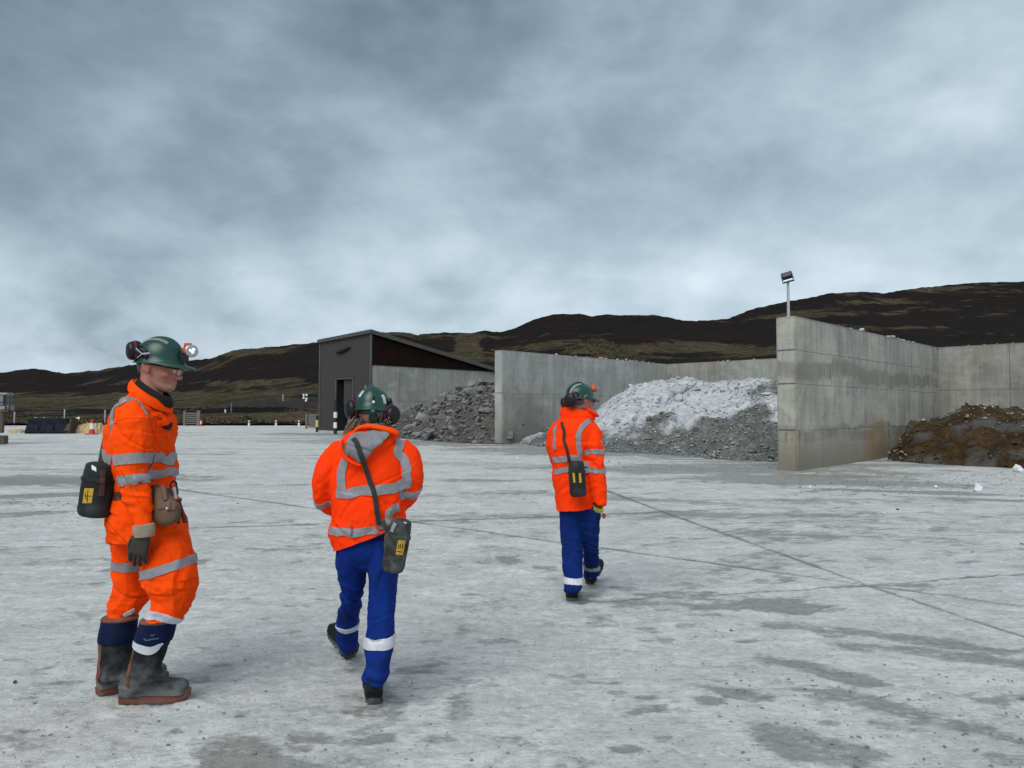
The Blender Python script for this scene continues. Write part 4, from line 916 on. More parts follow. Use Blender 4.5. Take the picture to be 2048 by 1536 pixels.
def cloth(me, seed, amp=.006, freq=(9, 9, 6), amp2=.0035, f2=(26, 26, 22), zones=(), crease=.0080):
    n = len(me.vertices); co = np.zeros(n*3); me.vertices.foreach_get('co', co); co = co.reshape(-1, 3)
    no = np.zeros(n*3); me.vertices.foreach_get('normal', no); no = no.reshape(-1, 3)
    cs_ = co+np.stack([vnoise(co*4, seed+70), vnoise(co*4+5, seed+71), vnoise(co*4+11, seed+72)], 1)*.06
    w = np.stack([vnoise(co*5, seed+60), vnoise(co*5+9, seed+61), vnoise(co*5+19, seed+62)], 1)*.35
    q = co*np.array(freq)+w*2
    d = amp*(fbm(q, 2, seed, ridge=True)-.35)*1.2 + amp2*.7*(fbm(co*np.array(f2)+w*4, 2, seed+9, ridge=True)-.35)
    for k_, (ux, uz, fq) in enumerate(((.85, .55, 5.5), (-.75, .65, 4.8), (.25, 1.0, 7.0))):   # sharp drag lines running obliquely
        al = cs_[:, 0]*ux+cs_[:, 2]*uz; ac = -cs_[:, 0]*uz+cs_[:, 2]*ux
        qq = np.stack([al*fq*1.6, ac*fq*.28, cs_[:, 1]*3], 1); v_ = vnoise(qq, seed+80+k_); msk = np.clip(vnoise(co*3.3+k_*7, seed+90+k_)*2.5+.1, 0, 1)
        d += crease*msk*(-np.clip(1-np.abs(v_)*6, 0, 1)**1.3+.45*np.clip(1-np.abs(v_-.22)*5, 0, 1))
    for (c, rad, a, fr) in zones:      # extra creasing round a joint
        wgt = np.exp(-(((co-np.array(c))/np.array(rad))**2).sum(1)); d += wgt*a*.85*(fbm(co*np.array(fr)*.8+w*4, 2, seed+31, ridge=True)-.55)
    co += no*(d*1.5-.0035)[:, None]; me.vertices.foreach_set('co', co.ravel()); me.update(); return me

def bvh_of(me): return BVHTree.FromPolygons([v.co.copy() for v in me.vertices], [tuple(p.vertices) for p in me.polygons])

def strip_mesh(rows, closed=False, thick=.003, norms=None):
    """rows: list of lists of (point, normal)"""
    nr, nc = len(rows), len(rows[0]); V_, F_ = [], []
    for r in rows:
        for p, n_ in r: V_.append(p)
    b = len(V_)
    for r in rows:
        for p, n_ in r: V_.append(p-n_*thick)
    R_ = range(nr if closed else nr-1)
    for i in R_:
        j = (i+1) % nr
        for k in range(nc-1):
            F_.append((i*nc+k, i*nc+k+1, j*nc+k+1, j*nc+k)); F_.append((b+i*nc+k, b+j*nc+k, b+j*nc+k+1, b+i*nc+k+1))
        F_.append((i*nc, j*nc, b+j*nc, b+i*nc)); F_.append((i*nc+nc-1, b+i*nc+nc-1, b+j*nc+nc-1, j*nc+nc-1))
    if not closed:
        for i in (0, nr-1):
            for k in range(nc-1): F_.append((i*nc+k, b+i*nc+k, b+i*nc+k+1, i*nc+k+1))
    return V_, F_

def ribbon_on(bvh, pts, width, off=.006, m=14, cols=7, closed=False, snap=.04, thick=.005, sm=6):
    P = np.array([tuple(p) for p in pts])
    P = P if closed else cat_rom(P, m)
    hit = [bvh.find_nearest(Vector(p)) for p in P]
    C = [h[0] if (Vector(p)-h[0]).length < .12 else Vector(p) for p, h in zip(P, hit)]; n = len(C); rows = []
    # smooth the path a little so that the tape does not follow every crease
    for _ in range(sm):
        C = [(C[i-1]+C[i]*2+C[(i+1) % n])/4 if (closed or 0 < i < n-1) else C[i] for i in range(n)]
    wd = width if callable(width) else (lambda s: width)
    NN = [bvh.find_nearest(c_)[1] for c_ in C]
    for _ in range(5): NN = [(NN[i-1]+NN[i]*2+NN[(i+1) % n]).normalized() if (closed or 0 < i < n-1) else NN[i] for i in range(n)]
    for i in range(n):
        t = (C[(i+1) % n]-C[i-1]) if closed else (C[min(i+1, n-1)]-C[max(i-1, 0)])
        no = NN[i]; s = t.cross(no).normalized(); row = []
        for k in range(cols):
            q = C[i]+s*(k/(cols-1)-.5)*wd(i/max(n-1, 1)); h = bvh.find_nearest(q)
            if h[3] < snap: row.append((h[0]+h[1]*off, h[1]))
            else: row.append((q+no*off, no))
        rows.append(row)
    return strip_mesh(rows, closed, thick)

def band(bvh, c, axis, width, rmax=.25, n=110, ang=None, off=.006, thick=.005):
    axis = Vector(axis).normalized(); a = Vector((1, 0, 0)); a = (a-axis*a.dot(axis)).normalized(); b = axis.cross(a); pts = []
    ths = [2*math.pi*i/n for i in range(n)] if ang is None else [math.radians(ang[0]+(ang[1]-ang[0])*i/n) for i in range(n+1)]
    for t in ths:
        d = a*math.cos(t)+b*math.sin(t); h = bvh.ray_cast(Vector(c), d, rmax)
        pts.append(h[0] if h[0] is not None else Vector(c)+d*rmax*.55)
    if ang is None: return ribbon_on(bvh, pts, width, closed=True, off=off, thick=thick)
    P = pts; return ribbon_on(bvh, P, width, m=1, off=off, thick=thick)

def free_strip(pts, norms, width, thick=.004, m=6):
    A = cat_rom(np.array([list(p)+list(n_) for p, n_ in zip(pts, norms)]), m); rows = []
    for i in range(len(A)):
        t = Vector(A[min(i+1, len(A)-1), :3]-A[max(i-1, 0), :3]); no = Vector(A[i, 3:]).normalized(); s = t.cross(no).normalized()
        rows.append([(Vector(A[i, :3])+s*k*width, no) for k in (-.5, 0, .5)])
    return strip_mesh(rows, False, thick)

class Fig:
    """one person: positions are given in photo pixels at a forward distance"""
    def __init__(s, D, root, label):
        s.D = D; s.th = thing('person', label, 'person', root); s.root = Vector(root)
    def P(s, px, py, dy=0.0): return at(px, py, s.D+dy)
    def m(s, px, dy=0.0): return px*(s.D+dy)/F
    def wd(s, px, half, dy, rd):      # half width of a rounded form whose outline, seen obliquely, is `half` pixels wide
        w_ = s.m(half, dy); q = rd*abs(px-1024)/F; return max(math.sqrt(max(w_*w_-q*q, 0)), w_*.55)
    def loft(s, secs, n=36, m=4, power=2.3, grow=0.0):
        pts = [s.P((a+b)/2, y, dc) for y, a, b, dc, rd in secs]; rad = [(max(s.wd((a+b)/2, (b-a)/2, dc, rd)+grow, .006), max(rd+grow, .006)) for y, a, b, dc, rd in secs]
        return tube(pts, rad, n, m, 'z', power)
    def limb(s, secs, n=24, m=4, power=2.0, grow=0.0):
        """(px, py, dy, radius px, depth radius m)"""
        return tube([s.P(x, y, d) for x, y, d, r, rb in secs], [(max(s.wd(x, r, d, rb)+grow, .006), max(rb+grow, .006)) for x, y, d, r, rb in secs], n, m, None, power)
    def add(s, name, me_or_vf, m_, parent=None, smooth=True, label=None, autosmooth=None):
        me = me_or_vf if isinstance(me_or_vf, bpy.types.Mesh) else mesh(name, me_or_vf[0], me_or_vf[1], smooth)
        if not isinstance(me_or_vf, bpy.types.Mesh):
            bm = bmesh.new(); bm.from_mesh(me); bmesh.ops.recalc_face_normals(bm, faces=bm.faces); bm.to_mesh(me); bm.free()
            if smooth: me.polygons.foreach_set('use_smooth', [True]*len(me.polygons)); me.set_sharp_from_angle(angle=math.radians(autosmooth or 45))
        me.name = name; me.transform(Matrix.Translation(-s.root)); return link(name, me, m_, parent or s.th, label=label)

M_ORANGE = mat('fluorescent_orange_cloth', (1.0, .072, .002), .78, .10, 5, .25, 420, dirt=((.50, .045, .008), .38, 4), bdist=.002, spec=.06)
M_ORANGE2 = mat('fluorescent_red_orange_cloth', (1.0, .045, .003), .70, .07, 6, .2, 420, bdist=.002, spec=.06)
M_TAPE = mat('reflective_tape', (.235, .235, .25), .42, .12, 30, .1, 300, dirt=((.15, .15, .16), .4, 14), bdist=.001)
M_TAPEW = mat('pale_reflective_tape', (.50, .51, .55), .4, .08, 30, .1, 300, bdist=.001)
M_NAVY = mat('royal_blue_cloth', (.004, .022, .165), .8, .22, 6, .25, 380, dirt=((.014, .036, .15), .4, 5), bdist=.002, spec=.08)
M_SKIN = mat('skin', (.40, .19, .135), .55, .14, 18, .12, 160, dirt=((.46, .17, .12), .5, 22), bdist=.002, spec=.35)
M_HELM = mat('green_helmet_plastic', (.0045, .042, .032), .38, .18, 9, .05, 120, dirt=((.03, .075, .06), .5, 14), bdist=.001)
M_EARB = mat('black_earmuff', (.008, .007, .010), .42, .25, 20, .1, 100, spec=.3)
M_EARR = mat('dark_red_ring', (.13, .012, .022), .4, .2, 20, .1, 100)
M_RUB = mat('dusty_black_rubber', (.010, .013, .017), .75, .35, 9, .2, 90, dirt=((.085, .09, .09), .45, 9), bdist=.002, spec=.2)
M_SOLE = mat('brown_orange_rubber', (.125, .036, .018), .7, .3, 20, .2, 90, dirt=((.20, .13, .10), .5, 14))
M_BOOTBLUE = mat('navy_neoprene', (.003, .009, .040), .85, .25, 20, .2, 200, dirt=((.02, .025, .045), .4, 10), spec=.15)
M_CAN = mat('scuffed_black_canister', (.010, .012, .012), .6, .35, 14, .2, 60, dirt=((.05, .056, .052), .6, 9), spec=.25)
M_CANG = mat('dusty_grey_canister', (.028, .030, .027), .75, .35, 14, .2, 60, dirt=((.13, .13, .12), .8, 13), spec=.2)
M_LAB = mat('yellow_label', (.52, .30, .015), .5, .12, 20, .05, 60, dirt=((.25, .17, .03), .5, 20))
M_WEB = mat('grey_black_webbing', (.020, .019, .018), .8, .25, 30, .3, 400)
M_WEBR = mat('dark_maroon_webbing', (.040, .012, .010), .8, .25, 30, .3, 400)
M_BLKC = mat('black_cotton', (.006, .006, .007), .95, .3, 30, .3, 300)
M_HAIR = mat('light_brown_hair', (.17, .135, .10), .6, .35, 60, .4, 300)
M_HAIRG = mat('short_grey_hair', (.14, .12, .11), .8, .35, 80, .6, 400)
M_LEA = mat('tan_brown_leather', (.115, .068, .036), .7, .25, 18, .3, 120, dirt=((.06, .035, .02), .5, 9))
M_LEAD = mat('dark_red_leather', (.060, .012, .012), .55, .25, 18, .3, 120)
M_GLOVE = mat('dark_brown_glove', (.026, .021, .018), .75, .3, 30, .3, 200)
M_CUFF = mat('grubby_beige_cuff', (.30, .235, .17), .85, .2, 20, .3, 200)
M_ORPL = mat('orange_lamp_plastic', (.50, .085, .025), .4, .2, 20, .1, 100)
M_GREYL = mat('grey_hood_lining', (.185, .185, .20), .75, .12, 10, .15, 300, bdist=.002)
for m_ in (M_RUB,):
    tr_ = m_.node_tree; t = NT.__new__(NT); t.t = tr_; t.n = tr_.nodes; t.l = tr_.links; pS = [n for n in t.n if n.type == 'BSDF_PRINCIPLED'][0]; src = pS.inputs[0].links[0].from_socket
    pos = t.add('ShaderNodeNewGeometry').outputs['Position']; z = t.add('ShaderNodeSeparateXYZ', i_0=pos).outputs[2]
    zz = t.math('ADD', z, t.math('MULTIPLY', t.math('SUBTRACT', t.noise(pos, 11, 5, .65), .5), .22)); f_ = t.math('MULTIPLY', t.math('MULTIPLY', t.maprange(zz, .24, .10), t.maprange(t.noise(pos, 7, 4, .6), .38, .56)), .75)
    t.l.new(t.mix(f_, src, (.17, .18, .175)), pS.inputs[0])
M_BTB = mat('black_work_boot', (.010, .010, .011), .7, .3, 20, .2, 100, dirt=((.05, .05, .048), .35, 12), spec=.2)
M_SPEC = mat('spectacle_frame', (.01, .01, .012), .3, .1)
M_LED = bpy.data.materials.new('lit_lamp'); M_LED.use_nodes = True; t = NT(M_LED.node_tree)
em = t.add('ShaderNodeEmission', i_Color=(.95, .97, 1, 1), i_Strength=1.1); t.add('ShaderNodeOutputMaterial', i_0=em.outputs[0])
M_LAMPG = mat('lamp_reflector', (.34, .34, .35), .18, .2, 20, .1, 100, metal=.5)
M_YG = mat('yellow_black_glove', (.48, .46, .05), .75, .2, 20, .3, 200)

def hand(wrist, d, n, L=.19, side=1, curl=.35, voxel=.0035, r=.0105):
    """palm, four fingers and a thumb; d = along the fingers, n = palm normal, side*s = thumb side"""
    d = Vector(d).normalized(); n = Vector(n); n = (n-d*n.dot(d)).normalized(); s = d.cross(n)*side; k = L/.19; wrist = Vector(wrist)
    parts = [tube([wrist-d*.03*k, wrist, wrist+d*.045*k, wrist+d*.095*k], [(.027*k, .019*k), (.029*k, .019*k), (.041*k, .016*k), (.040*k, .014*k)], 18, 4, None, 2.4, ref=tuple(n))]
    for off, ln, st in ((.033, .070, .092), (.0115, .080, .098), (-.011, .074, .096), (-.032, .058, .088)):
        p = wrist+d*st*k*.88+s*off*k; pts = [p-d*.02*k, p]; rr = [r*k*1.0, r*k*1.05]; a = curl*.4
        for q, fr in enumerate((.44, .31, .25)):
            a += curl*(.55 if q == 0 else .8); dd = (d*math.cos(a)+n*math.sin(a)+s*off*1.5).normalized(); p = p+dd*ln*k*fr; pts.append(p); rr.append(r*k*(1.0-.09*q))
        parts.append(tube(pts, rr, 10, 3, None, ref=tuple(n)))
    p = wrist+d*.022*k+s*.022*k; pts = [p, p+(d*.5+s*.62+n*.35)*.038*k, p+(d*.95+s*.72+n*.6)*.055*k, p+(d*1.35+s*.70+n*.85)*.066*k]
    parts.append(tube(pts, [r*1.45*k, r*1.3*k, r*1.1*k, r*.9*k], 10, 3, None, ref=tuple(n)))
    return union(parts, voxel, 2)

def helmet(fig, C, fwd, up, m_, a=.128, b=.108, h=.125, peak=.055, name='helmet'):
    fwd = Vector(fwd).normalized(); up = Vector(up); up = (up-fwd*up.dot(fwd)).normalized(); lf = up.cross(fwd); C = Vector(C)
    nt = 56; rings = []
    prof = [(0, -.004, 'u')]
    def pt(th, r, z, ex=0):
        c, s = math.cos(th), math.sin(th); return C+fwd*(c*(a*r)+ex*c)+lf*(s*(b*r)+ex*s*.6)+up*z
    rows = []
    for i in range(15):      # from crown to rim
        ph = i/14*math.pi/2; r = math.sin(ph)**.92; z = h*math.cos(ph)**.86
        row = []
        for k in range(nt):
            th = 2*math.pi*k/nt; y = math.sin(th)*r; x = math.cos(th)*r
            rid = .0075*math.exp(-(y/.20)**2)*(math.cos(ph)**.4 if ph < 1.57 else 0)*(1 if x > -.86 else 0)
            step = .004*math.exp(-((abs(y)-.52)/.10)**2)*math.cos(ph)
            row.append(pt(th, r, z+rid-step))
        rows.append(row)
    def pk(th): return max(0, math.cos(th))**2.2
    for ex, z, pz in ((.004, -.004, 0), (.006, -.016, -.002), (.012, -.020, -.006), (.016, -.024, -.012), (.015, -.028, -.014), (.006, -.027, -.012), (-.006, -.022, -.006)):
        rows.append([pt(2*math.pi*k/nt, 1, z+pz*pk(2*math.pi*k/nt)*1.2-.004*pk(2*math.pi*k/nt), ex+(peak*min(1, max(0, (ex-.004)/.010)) if ex > .004 else 0)*pk(2*math.pi*k/nt)) for k in range(nt)])
    for i in range(8):       # inner lining shell
        ph = (7-i)/7*math.pi/2; rows.append([pt(2*math.pi*k/nt, .95*math.sin(ph)**.92, (h-.006)*math.cos(ph)**.86-.010) for k in range(nt)])
    V_ = [p for r_ in rows for p in r_]; F_ = [(j*nt+i, j*nt+(i+1) % nt, (j+1)*nt+(i+1) % nt, (j+1)*nt+i) for j in range(len(rows)-1) for i in range(nt)]
    o = fig.add(name, (V_, F_), m_, autosmooth=60); return o, bvh_of(mesh('hb', V_, F_)), fwd, up, lf

def ear_cup(fig, par, c, ax, r, ring_m=None):
    """oval muff: red ring and cushion on the inner side, dark domed cup outside"""
    ax = Vector(ax).normalized(); c = Vector(c)
    fig.add('cushion', lathe(c-ax*.032, ax, [(0, r*.62), (.004, r*.85), (.014, r*.90), (.018, r*.86)], 24, (0, 0, 1), 1.12, 1), M_BLKC, par)
    fig.add('cup_ring', lathe(c-ax*.014, ax, [(0, r*.86), (.003, r*1.02), (.010, r*1.03), (.013, r*.95)], 24, (0, 0, 1), 1.12, 1), ring_m or M_EARR, par)
    fig.add('cup', lathe(c-ax*.001, ax, [(0, r*.94), (.010, r*.97), (.022, r*.88), (.030, r*.66), (.033, r*.40), (.032, r*.1)], 24, (0, 0, 1), 1.12, 1), M_EARB, par)

def canister(name, label, top, bottom, r, rb, m_, group='self-rescuer canisters'):
    top, bottom = Vector(top), Vector(bottom); ax = (bottom-top); L = ax.length; ax.normalize(); root = bottom.copy()
    th = thing(name, label, 'canister', root, group)
    F_ = lambda vf, nm, mm, sh=40: (lambda me: (me.transform(Matrix.Translation(-root)), link(nm, me, mm, th))[1])(bevelled(nm, vf, 0)) 
    lid = [(0, r*.55), (.004, r*.72), (.012, r*.86), (.045, r*.93), (.075, r*.95), (.078, r*1.03), (.092, r*1.04), (.095, r*.98)]
    bod = [(.095, r*.98), (.10, r*.97), (L*.5, r*.99), (L-.05, r*.97), (L-.045, r*1.01), (L-.02, r*.96), (L-.006, r*.86), (L, r*.7)]
    F_(lathe(top, ax, lid, 32, (1, 0, 0), 1, rb/r), 'lid', m_); F_(lathe(top, ax, bod, 32, (1, 0, 0), 1, rb/r), 'body', m_)
    V_, Fc = lathe(top, ax, lid+bod, 32, (1, 0, 0), 1, rb/r); bv = BVHTree.FromPolygons(V_, Fc)
    return th, F_, bv, ax, L

def patch(bv, c, right, down, w_, h_, off=.0015):
    """small flat print wrapped on a surface"""
    rows = []
    for i in range(7):
        row = []
        for k in range(5):
            q = c+right*(i/6-.5)*w_+down*(k/4-.5)*h_; hh = bv.find_nearest(q); row.append((hh[0]+hh[1]*off, hh[1]))
        rows.append(row)
    return strip_mesh(rows, False, .001)

def boot(fig, heel, fdir, L, hw, ank, shaft, m_up, m_so, name='boot', voxel=.005, sole_t=.028, toe_h=.062, rise=0.0, label=None):
    """heel: point on the ground under the heel; fdir: heel to toe; shaft: list of (point, (ra, rb)) from top to ankle"""
    heel = Vector(heel); fd = Vector(fdir).normalized(); sd = fd.cross(Vector((0, 0, 1))).normalized(); up = sd.cross(fd)
    pts = [heel+fd*x*L+up*(sole_t+z) for x, z in ((.02, .026), (.20, .030), (.45, .028), (.66, .022), (.86, .016), (.96, .012))]
    rad = [(hw*.92, .056), (hw*1.02, .068), (hw*.98, .066), (hw*1.14, .058), (hw*1.10, toe_h*.70), (hw*.86, toe_h*.54)]
    foot = tube(pts, rad, 20, 4, None, 3.2, ref=tuple(up))
    parts = [foot]
    if shaft: parts.append(tube([q for q, r in shaft]+[heel+fd*L*.20+up*.05], [r for q, r in shaft]+[(hw*.85, L*.17)], 24, 4, 'z' if abs(fd.z) < .2 else None, 2.1))
    up_ = union(parts, voxel, 4, cuts=[(heel+up*sole_t, -up)])
    b = fig.add(name, cloth(up_, 5, .002, (12, 12, 18), .0012, crease=.0015), m_up, label=label)
    # sole: footprint outline, extruded, with heel block
    prof = [(0, .55), (.04, .80), (.12, .92), (.25, .86), (.40, .80), (.55, .92), (.70, 1.05), (.82, 1.0), (.92, .78), (.985, .42), (1.0, .0)]
    ol = [(x, w_) for x, w_ in prof]+[(x, -w_) for x, w_ in prof[::-1][1:]]
    V_, F_ = [], []; n_ = len(ol)
    for z, g_ in ((0, .95), (.006, .985), (sole_t*.50, 1.0), (sole_t*.58, .985), (sole_t*.64, .985), (sole_t*.70, 1.008), (sole_t*.95, 1.008), (sole_t+.003, .985)):
        for x, w_ in ol: V_.append(heel+fd*((x-.5)*g_+.5)*L*1.02+sd*w_*hw*.88*g_+up*(z+rise*max(0, x-.6)**2*L))
    for j in range(7):
        for i in range(n_): F_.append((j*n_+i, j*n_+(i+1) % n_, (j+1)*n_+(i+1) % n_, (j+1)*n_+i))
    F_ += [tuple(range(n_))[::-1], tuple(range(7*n_, 8*n_))]
    fig.add('sole', (V_, F_), m_so, b)
    tr = []
    for i in range(9):
        x = .06+.105*i
        if .34 < x < .48: continue
        c = heel+fd*x*L+up*.001; vv, ff = boxv((0, 0, 0), (L*.06, hw*1.8*(.8 if x > .85 or x < .1 else 1), .010)); Rt = Matrix((fd, sd, up)).transposed(); tr.append(([Rt @ q+c for q in vv], ff))
    fig.add('tread', join(*tr), M_RUB, b, smooth=False)
    return b, up_

def face_parts(fig, C, fwd, up, S=1.0):
    """skull, jaw, nose, lips, brow, ear volumes; C = skull centre"""
    fwd = Vector(fwd).normalized(); up = Vector(up); up = (up-fwd*up.dot(fwd)).normalized(); lf = up.cross(fwd)
    Rm = Matrix((fwd, lf, up)).transposed(); g = lambda x, y, z: Vector(C)+(fwd*x+lf*y+up*z)*S
    def el(c, r):
        v, f = ball((0, 0, 0), tuple(q*S for q in r)); return [Rm @ q + g(*c) for q in v], f
    def tb(pts, rad): return tube([g(*p) for p in pts], [tuple(q*S for q in (r if isinstance(r, tuple) else (r, r))) for r in rad], 14, 4, None, 2.2, ref=tuple(lf))
    P = [el((-.008, 0, .012), (.102, .076, .098)), el((.028, 0, -.030), (.068, .064, .078)),
         tb([(-.01, 0, -.055), (.040, 0, -.088), (.073, 0, -.105)], [(.050, .060), (.040, .048), (.020, .026)]),
         el((.076, 0, -.100), (.016, .022, .014)), el((.079, 0, -.010), (.020, .050, .013)),
         tb([(.088, 0, -.008), (.099, 0, -.028), (.111, 0, -.046), (.104, 0, -.054)], [(.008, .008), (.009, .009), (.012, .013), (.008, .014)]),
         tb([(.100, -.016, -.050), (.102, 0, -.051), (.100, .016, -.050)], [(.007, .007)]*3),
         tb([(.080, -.022, -.074), (.092, 0, -.071), (.080, .022, -.074)], [(.006, .005)]*3), tb([(.078, -.020, -.082), (.090, 0, -.082), (.078, .020, -.082)], [(.006, .006)]*3)]
    for s in (-1, 1):
        P += [el((.058, s*.044, -.040), (.024, .020, .020)), tb([(-.012, s*.075, .008), (-.018, s*.082, -.008), (-.012, s*.080, -.030), (-.006, s*.074, -.042)], [(.014, .007), (.018, .006), (.014, .006), (.006, .005)]),
              tb([(.002, s*.078, -.014), (-.002, s*.086, .008), (-.016, s*.092, .018), (-.030, s*.094, .006), (-.028, s*.092, -.016), (-.014, s*.086, -.036), (-.004, s*.080, -.042)], [.0048, .0050, .0055, .0055, .0050, .0065, .006])]
    return P, g, (fwd, up, lf)

def eyes(fig, g, parent, S=1.0):
    for s in (-1, 1):
        c = g(.077, s*.030, -.020); fig.add('eye', ball(c, .0115*S), M_WHT, parent)

# ---------------------------------------------------------------- person 1: coverall, standing in profile
f1 = Fig(3.95, (at(285, 1402, 3.9).x, 3.9, 0), 'man in orange coverall and navy wellington boots standing in profile, green helmet with lamp')
torso = [(786, 266, 300, .0, .11), (796, 251, 316, 0, .17), (810, 236, 334, 0, .20), (832, 221, 350, 0, .215), (858, 213, 356, 0, .215), (885, 210, 353, 0, .205), (912, 211, 355, 0, .20), (938, 217, 359, 0, .20), (960, 222, 353, 0, .19), (985, 219, 352, 0, .185), (1012, 214, 362, 0, .20), (1045, 213, 374, 0, .205), (1078, 217, 382, 0, .20)]
legN = [(1030, 268, 352, -.05, .11), (1055, 264, 370, -.07, .12), (1088, 266, 385, -.10, .125), (1125, 277, 391, -.12, .13), (1165, 286, 397, -.13, .125), (1192, 301, 393, -.13, .115), (1218, 294, 384, -.13, .11), (1240, 287, 367, -.13, .095)]
legF = [(1050, 214, 330, .09, .12), (1085, 216, 322, .10, .125), (1112, 226, 312, .10, .12), (1150, 225, 298, .09, .115), (1187, 222, 306, .08, .11), (1212, 213, 296, .07, .11), (1238, 211, 272, .05, .09)]
armN = [(276, 815, -.16, 26, .07), (266, 836, -.20, 39, .085), (267, 868, -.22, 43, .088), (267, 900, -.23, 42, .085), (267, 938, -.24, 37, .078), (270, 972, -.25, 34, .070), (276, 1005, -.26, 31, .062), (284, 1032, -.27, 24, .052), (288, 1056, -.28, 20, .040)]
armF = [(290, 815, .17, 27, .07), (295, 860, .22, 34, .08), (300, 920, .23, 30, .07), (308, 980, .24, 27, .06), (316, 1040, .24, 21, .045)]
cov = union([f1.loft(torso), f1.loft(legN), f1.loft(legF), f1.limb(armN), f1.limb(armF)], .006, 4)
z_ = lambda px, py, dy: tuple(f1.P(px, py, dy))
cloth(cov, 3, .006, (8, 8, 6), .0030, (24, 24, 20), crease=.0062, zones=[(z_(335, 1185, -.13), (.16, .2, .11), .014, (9, 9, 26)), (z_(250, 1200, .08), (.14, .15, .10), .013, (9, 9, 26)), (z_(270, 990, -.25), (.1, .1, .12), .010, (12, 12, 24)), (z_(325, 930, 0), (.12, .3, .12), .009, (12, 10, 22)), (z_(260, 1060, 0), (.2, .3, .1), .008, (16, 10, 12))])
bcov = bvh_of(cov)
f1.add('coverall', cov, M_ORANGE)
TP = lambda *a: f1.add('reflective_tape', a[0], a[1] if len(a) > 1 else M_TAPE)
TP(band(bcov, f1.P(267, 919, -.23), (f1.P(270, 972, -.25)-f1.P(267, 885, -.23)), .052, .16))
TP(band(bcov, f1.P(268, 960, -.245), (f1.P(271, 985, -.25)-f1.P(267, 930, -.24)), .052, .15))
TP(ribbon_on(bcov, [f1.P(306, 931, -.16), f1.P(325, 919, -.17), f1.P(345, 911, -.12), f1.P(358, 908, 0), f1.P(350, 908, .12)], .050))
TP(ribbon_on(bcov, [f1.P(304, 947, -.16), f1.P(322, 949, -.17), f1.P(345, 950, -.12), f1.P(360, 949, 0), f1.P(350, 949, .12)], .050))
TP(ribbon_on(bcov, [f1.P(211, 900, .10), f1.P(208, 902, 0), f1.P(216, 908, -.12), f1.P(230, 920, -.17)], .048))
TP(ribbon_on(bcov, [f1.P(236, 826, -.14), f1.P(246, 811, -.16), f1.P(268, 796, -.17), f1.P(293, 789, -.17), f1.P(309, 798, -.18), f1.P(321, 816, -.19)], .040))
TP(ribbon_on(bcov, [f1.P(243, 818, -.16), f1.P(233, 838, -.18), f1.P(228, 860, -.19), f1.P(227, 884, -.19)], lambda s: .034*(1-.55*s)))
TP(band(bcov, f1.P(336, 1133, -.12), f1.P(352, 1190, -.12)-f1.P(336, 1133, -.12)+Vector((0, 0, -.0)), .045, .24))
TP(band(bcov, f1.P(262, 1126, .10), f1.P(256, 1180, .10)-f1.P(262, 1126, .10), .045, .22))
TP(ribbon_on(bcov, [f1.P(287, 1226, -.10), f1.P(300, 1232, -.22), f1.P(325, 1240, -.24), f1.P(350, 1246, -.20), f1.P(366, 1243, -.12)], .045, off=.006), M_TAPEW)
TP(ribbon_on(bcov, [f1.P(247, 1240, -.04), f1.P(262, 1234, -.05), f1.P(275, 1228, -.02)], .020, off=.006), M_TAPEW)
# seams and pocket
for pl, wd in (([f1.P(322, 842, -.19), f1.P(311, 880, -.19), f1.P(308, 920, -.2)], .004), ([f1.P(232, 850, -.22), f1.P(262, 838, -.28), f1.P(300, 825, -.27), f1.P(310, 823, -.24)], .003), ([f1.P(325, 1080, -.2), f1.P(338, 1110, -.25), f1.P(346, 1140, -.25)], .004), ([f1.P(392, 1165, -.1), f1.P(391, 1190, -.14), f1.P(380, 1225, -.16)], .010)):
    f1.add('seam', ribbon_on(bcov, pl, wd, off=.0025, cols=3), M_ORANGE2)
f1.add('pocket_opening', ribbon_on(bcov, [f1.P(347, 850, -.10), f1.P(353, 849, -.06), f1.P(358, 848, -.0)], .044, off=.004), M_BLKC)
f1.add('pocket_flap', ribbon_on(bcov, [f1.P(338, 839, -.14), f1.P(349, 836, -.08), f1.P(358, 835, -.0)], .030, off=.014, thick=.010), M_ORANGE)
f1.add('leg_pocket', ribbon_on(bcov, [f1.P(362, 1150, -.22), f1.P(378, 1144, -.20), f1.P(394, 1140, -.12)], .060, off=.010, thick=.008), M_ORANGE)
# collar, neck gaiter
def cone_band(fig, tb, tf, bb, bf, rt, rb_, n=40, thick=.006, a0=0, a1=360, mid=.35):
    """band round a neck: top back/front points, bottom back/front points, depth radii"""
    rows = []
    for i in range(n+1):
        th = math.radians(a0+(a1-a0)*i/n); c, s = math.cos(th), math.sin(th)
        T_ = (tb+tf)/2+(tf-tb)/2*c+Vector((0, 1, 0))*rt*s; B_ = (bb+bf)/2+(bf-bb)/2*c+Vector((0, 1, 0))*rb_*s
        nn = ((T_-(tb+tf)/2)+Vector((0, 0, .01))).normalized()
        rows.append([(T_+(B_-T_)*k+nn*.008*math.sin(k*3.14), nn) for k in (0, .25, .5, .75, 1)])
    return strip_mesh(rows, False, thick)
f1.add('collar', cone_band(f1, f1.P(270, 757), f1.P(336, 806), f1.P(262, 775), f1.P(340, 826), .104, .128, a0=-172, a1=172), M_ORANGE)
f1.add('collar_lapel', ribbon_on(bcov, [f1.P(332, 808, -.13), f1.P(343, 820, -.10), f1.P(356, 836, -.02)], lambda s: .040*(1-.5*s), off=.012, thick=.012, sm=12), M_ORANGE)
f1.add('neck_gaiter', cone_band(f1, f1.P(279, 754), f1.P(341, 795), f1.P(270, 782), f1.P(343, 816), .068, .080, thick=.010), M_BLKC)
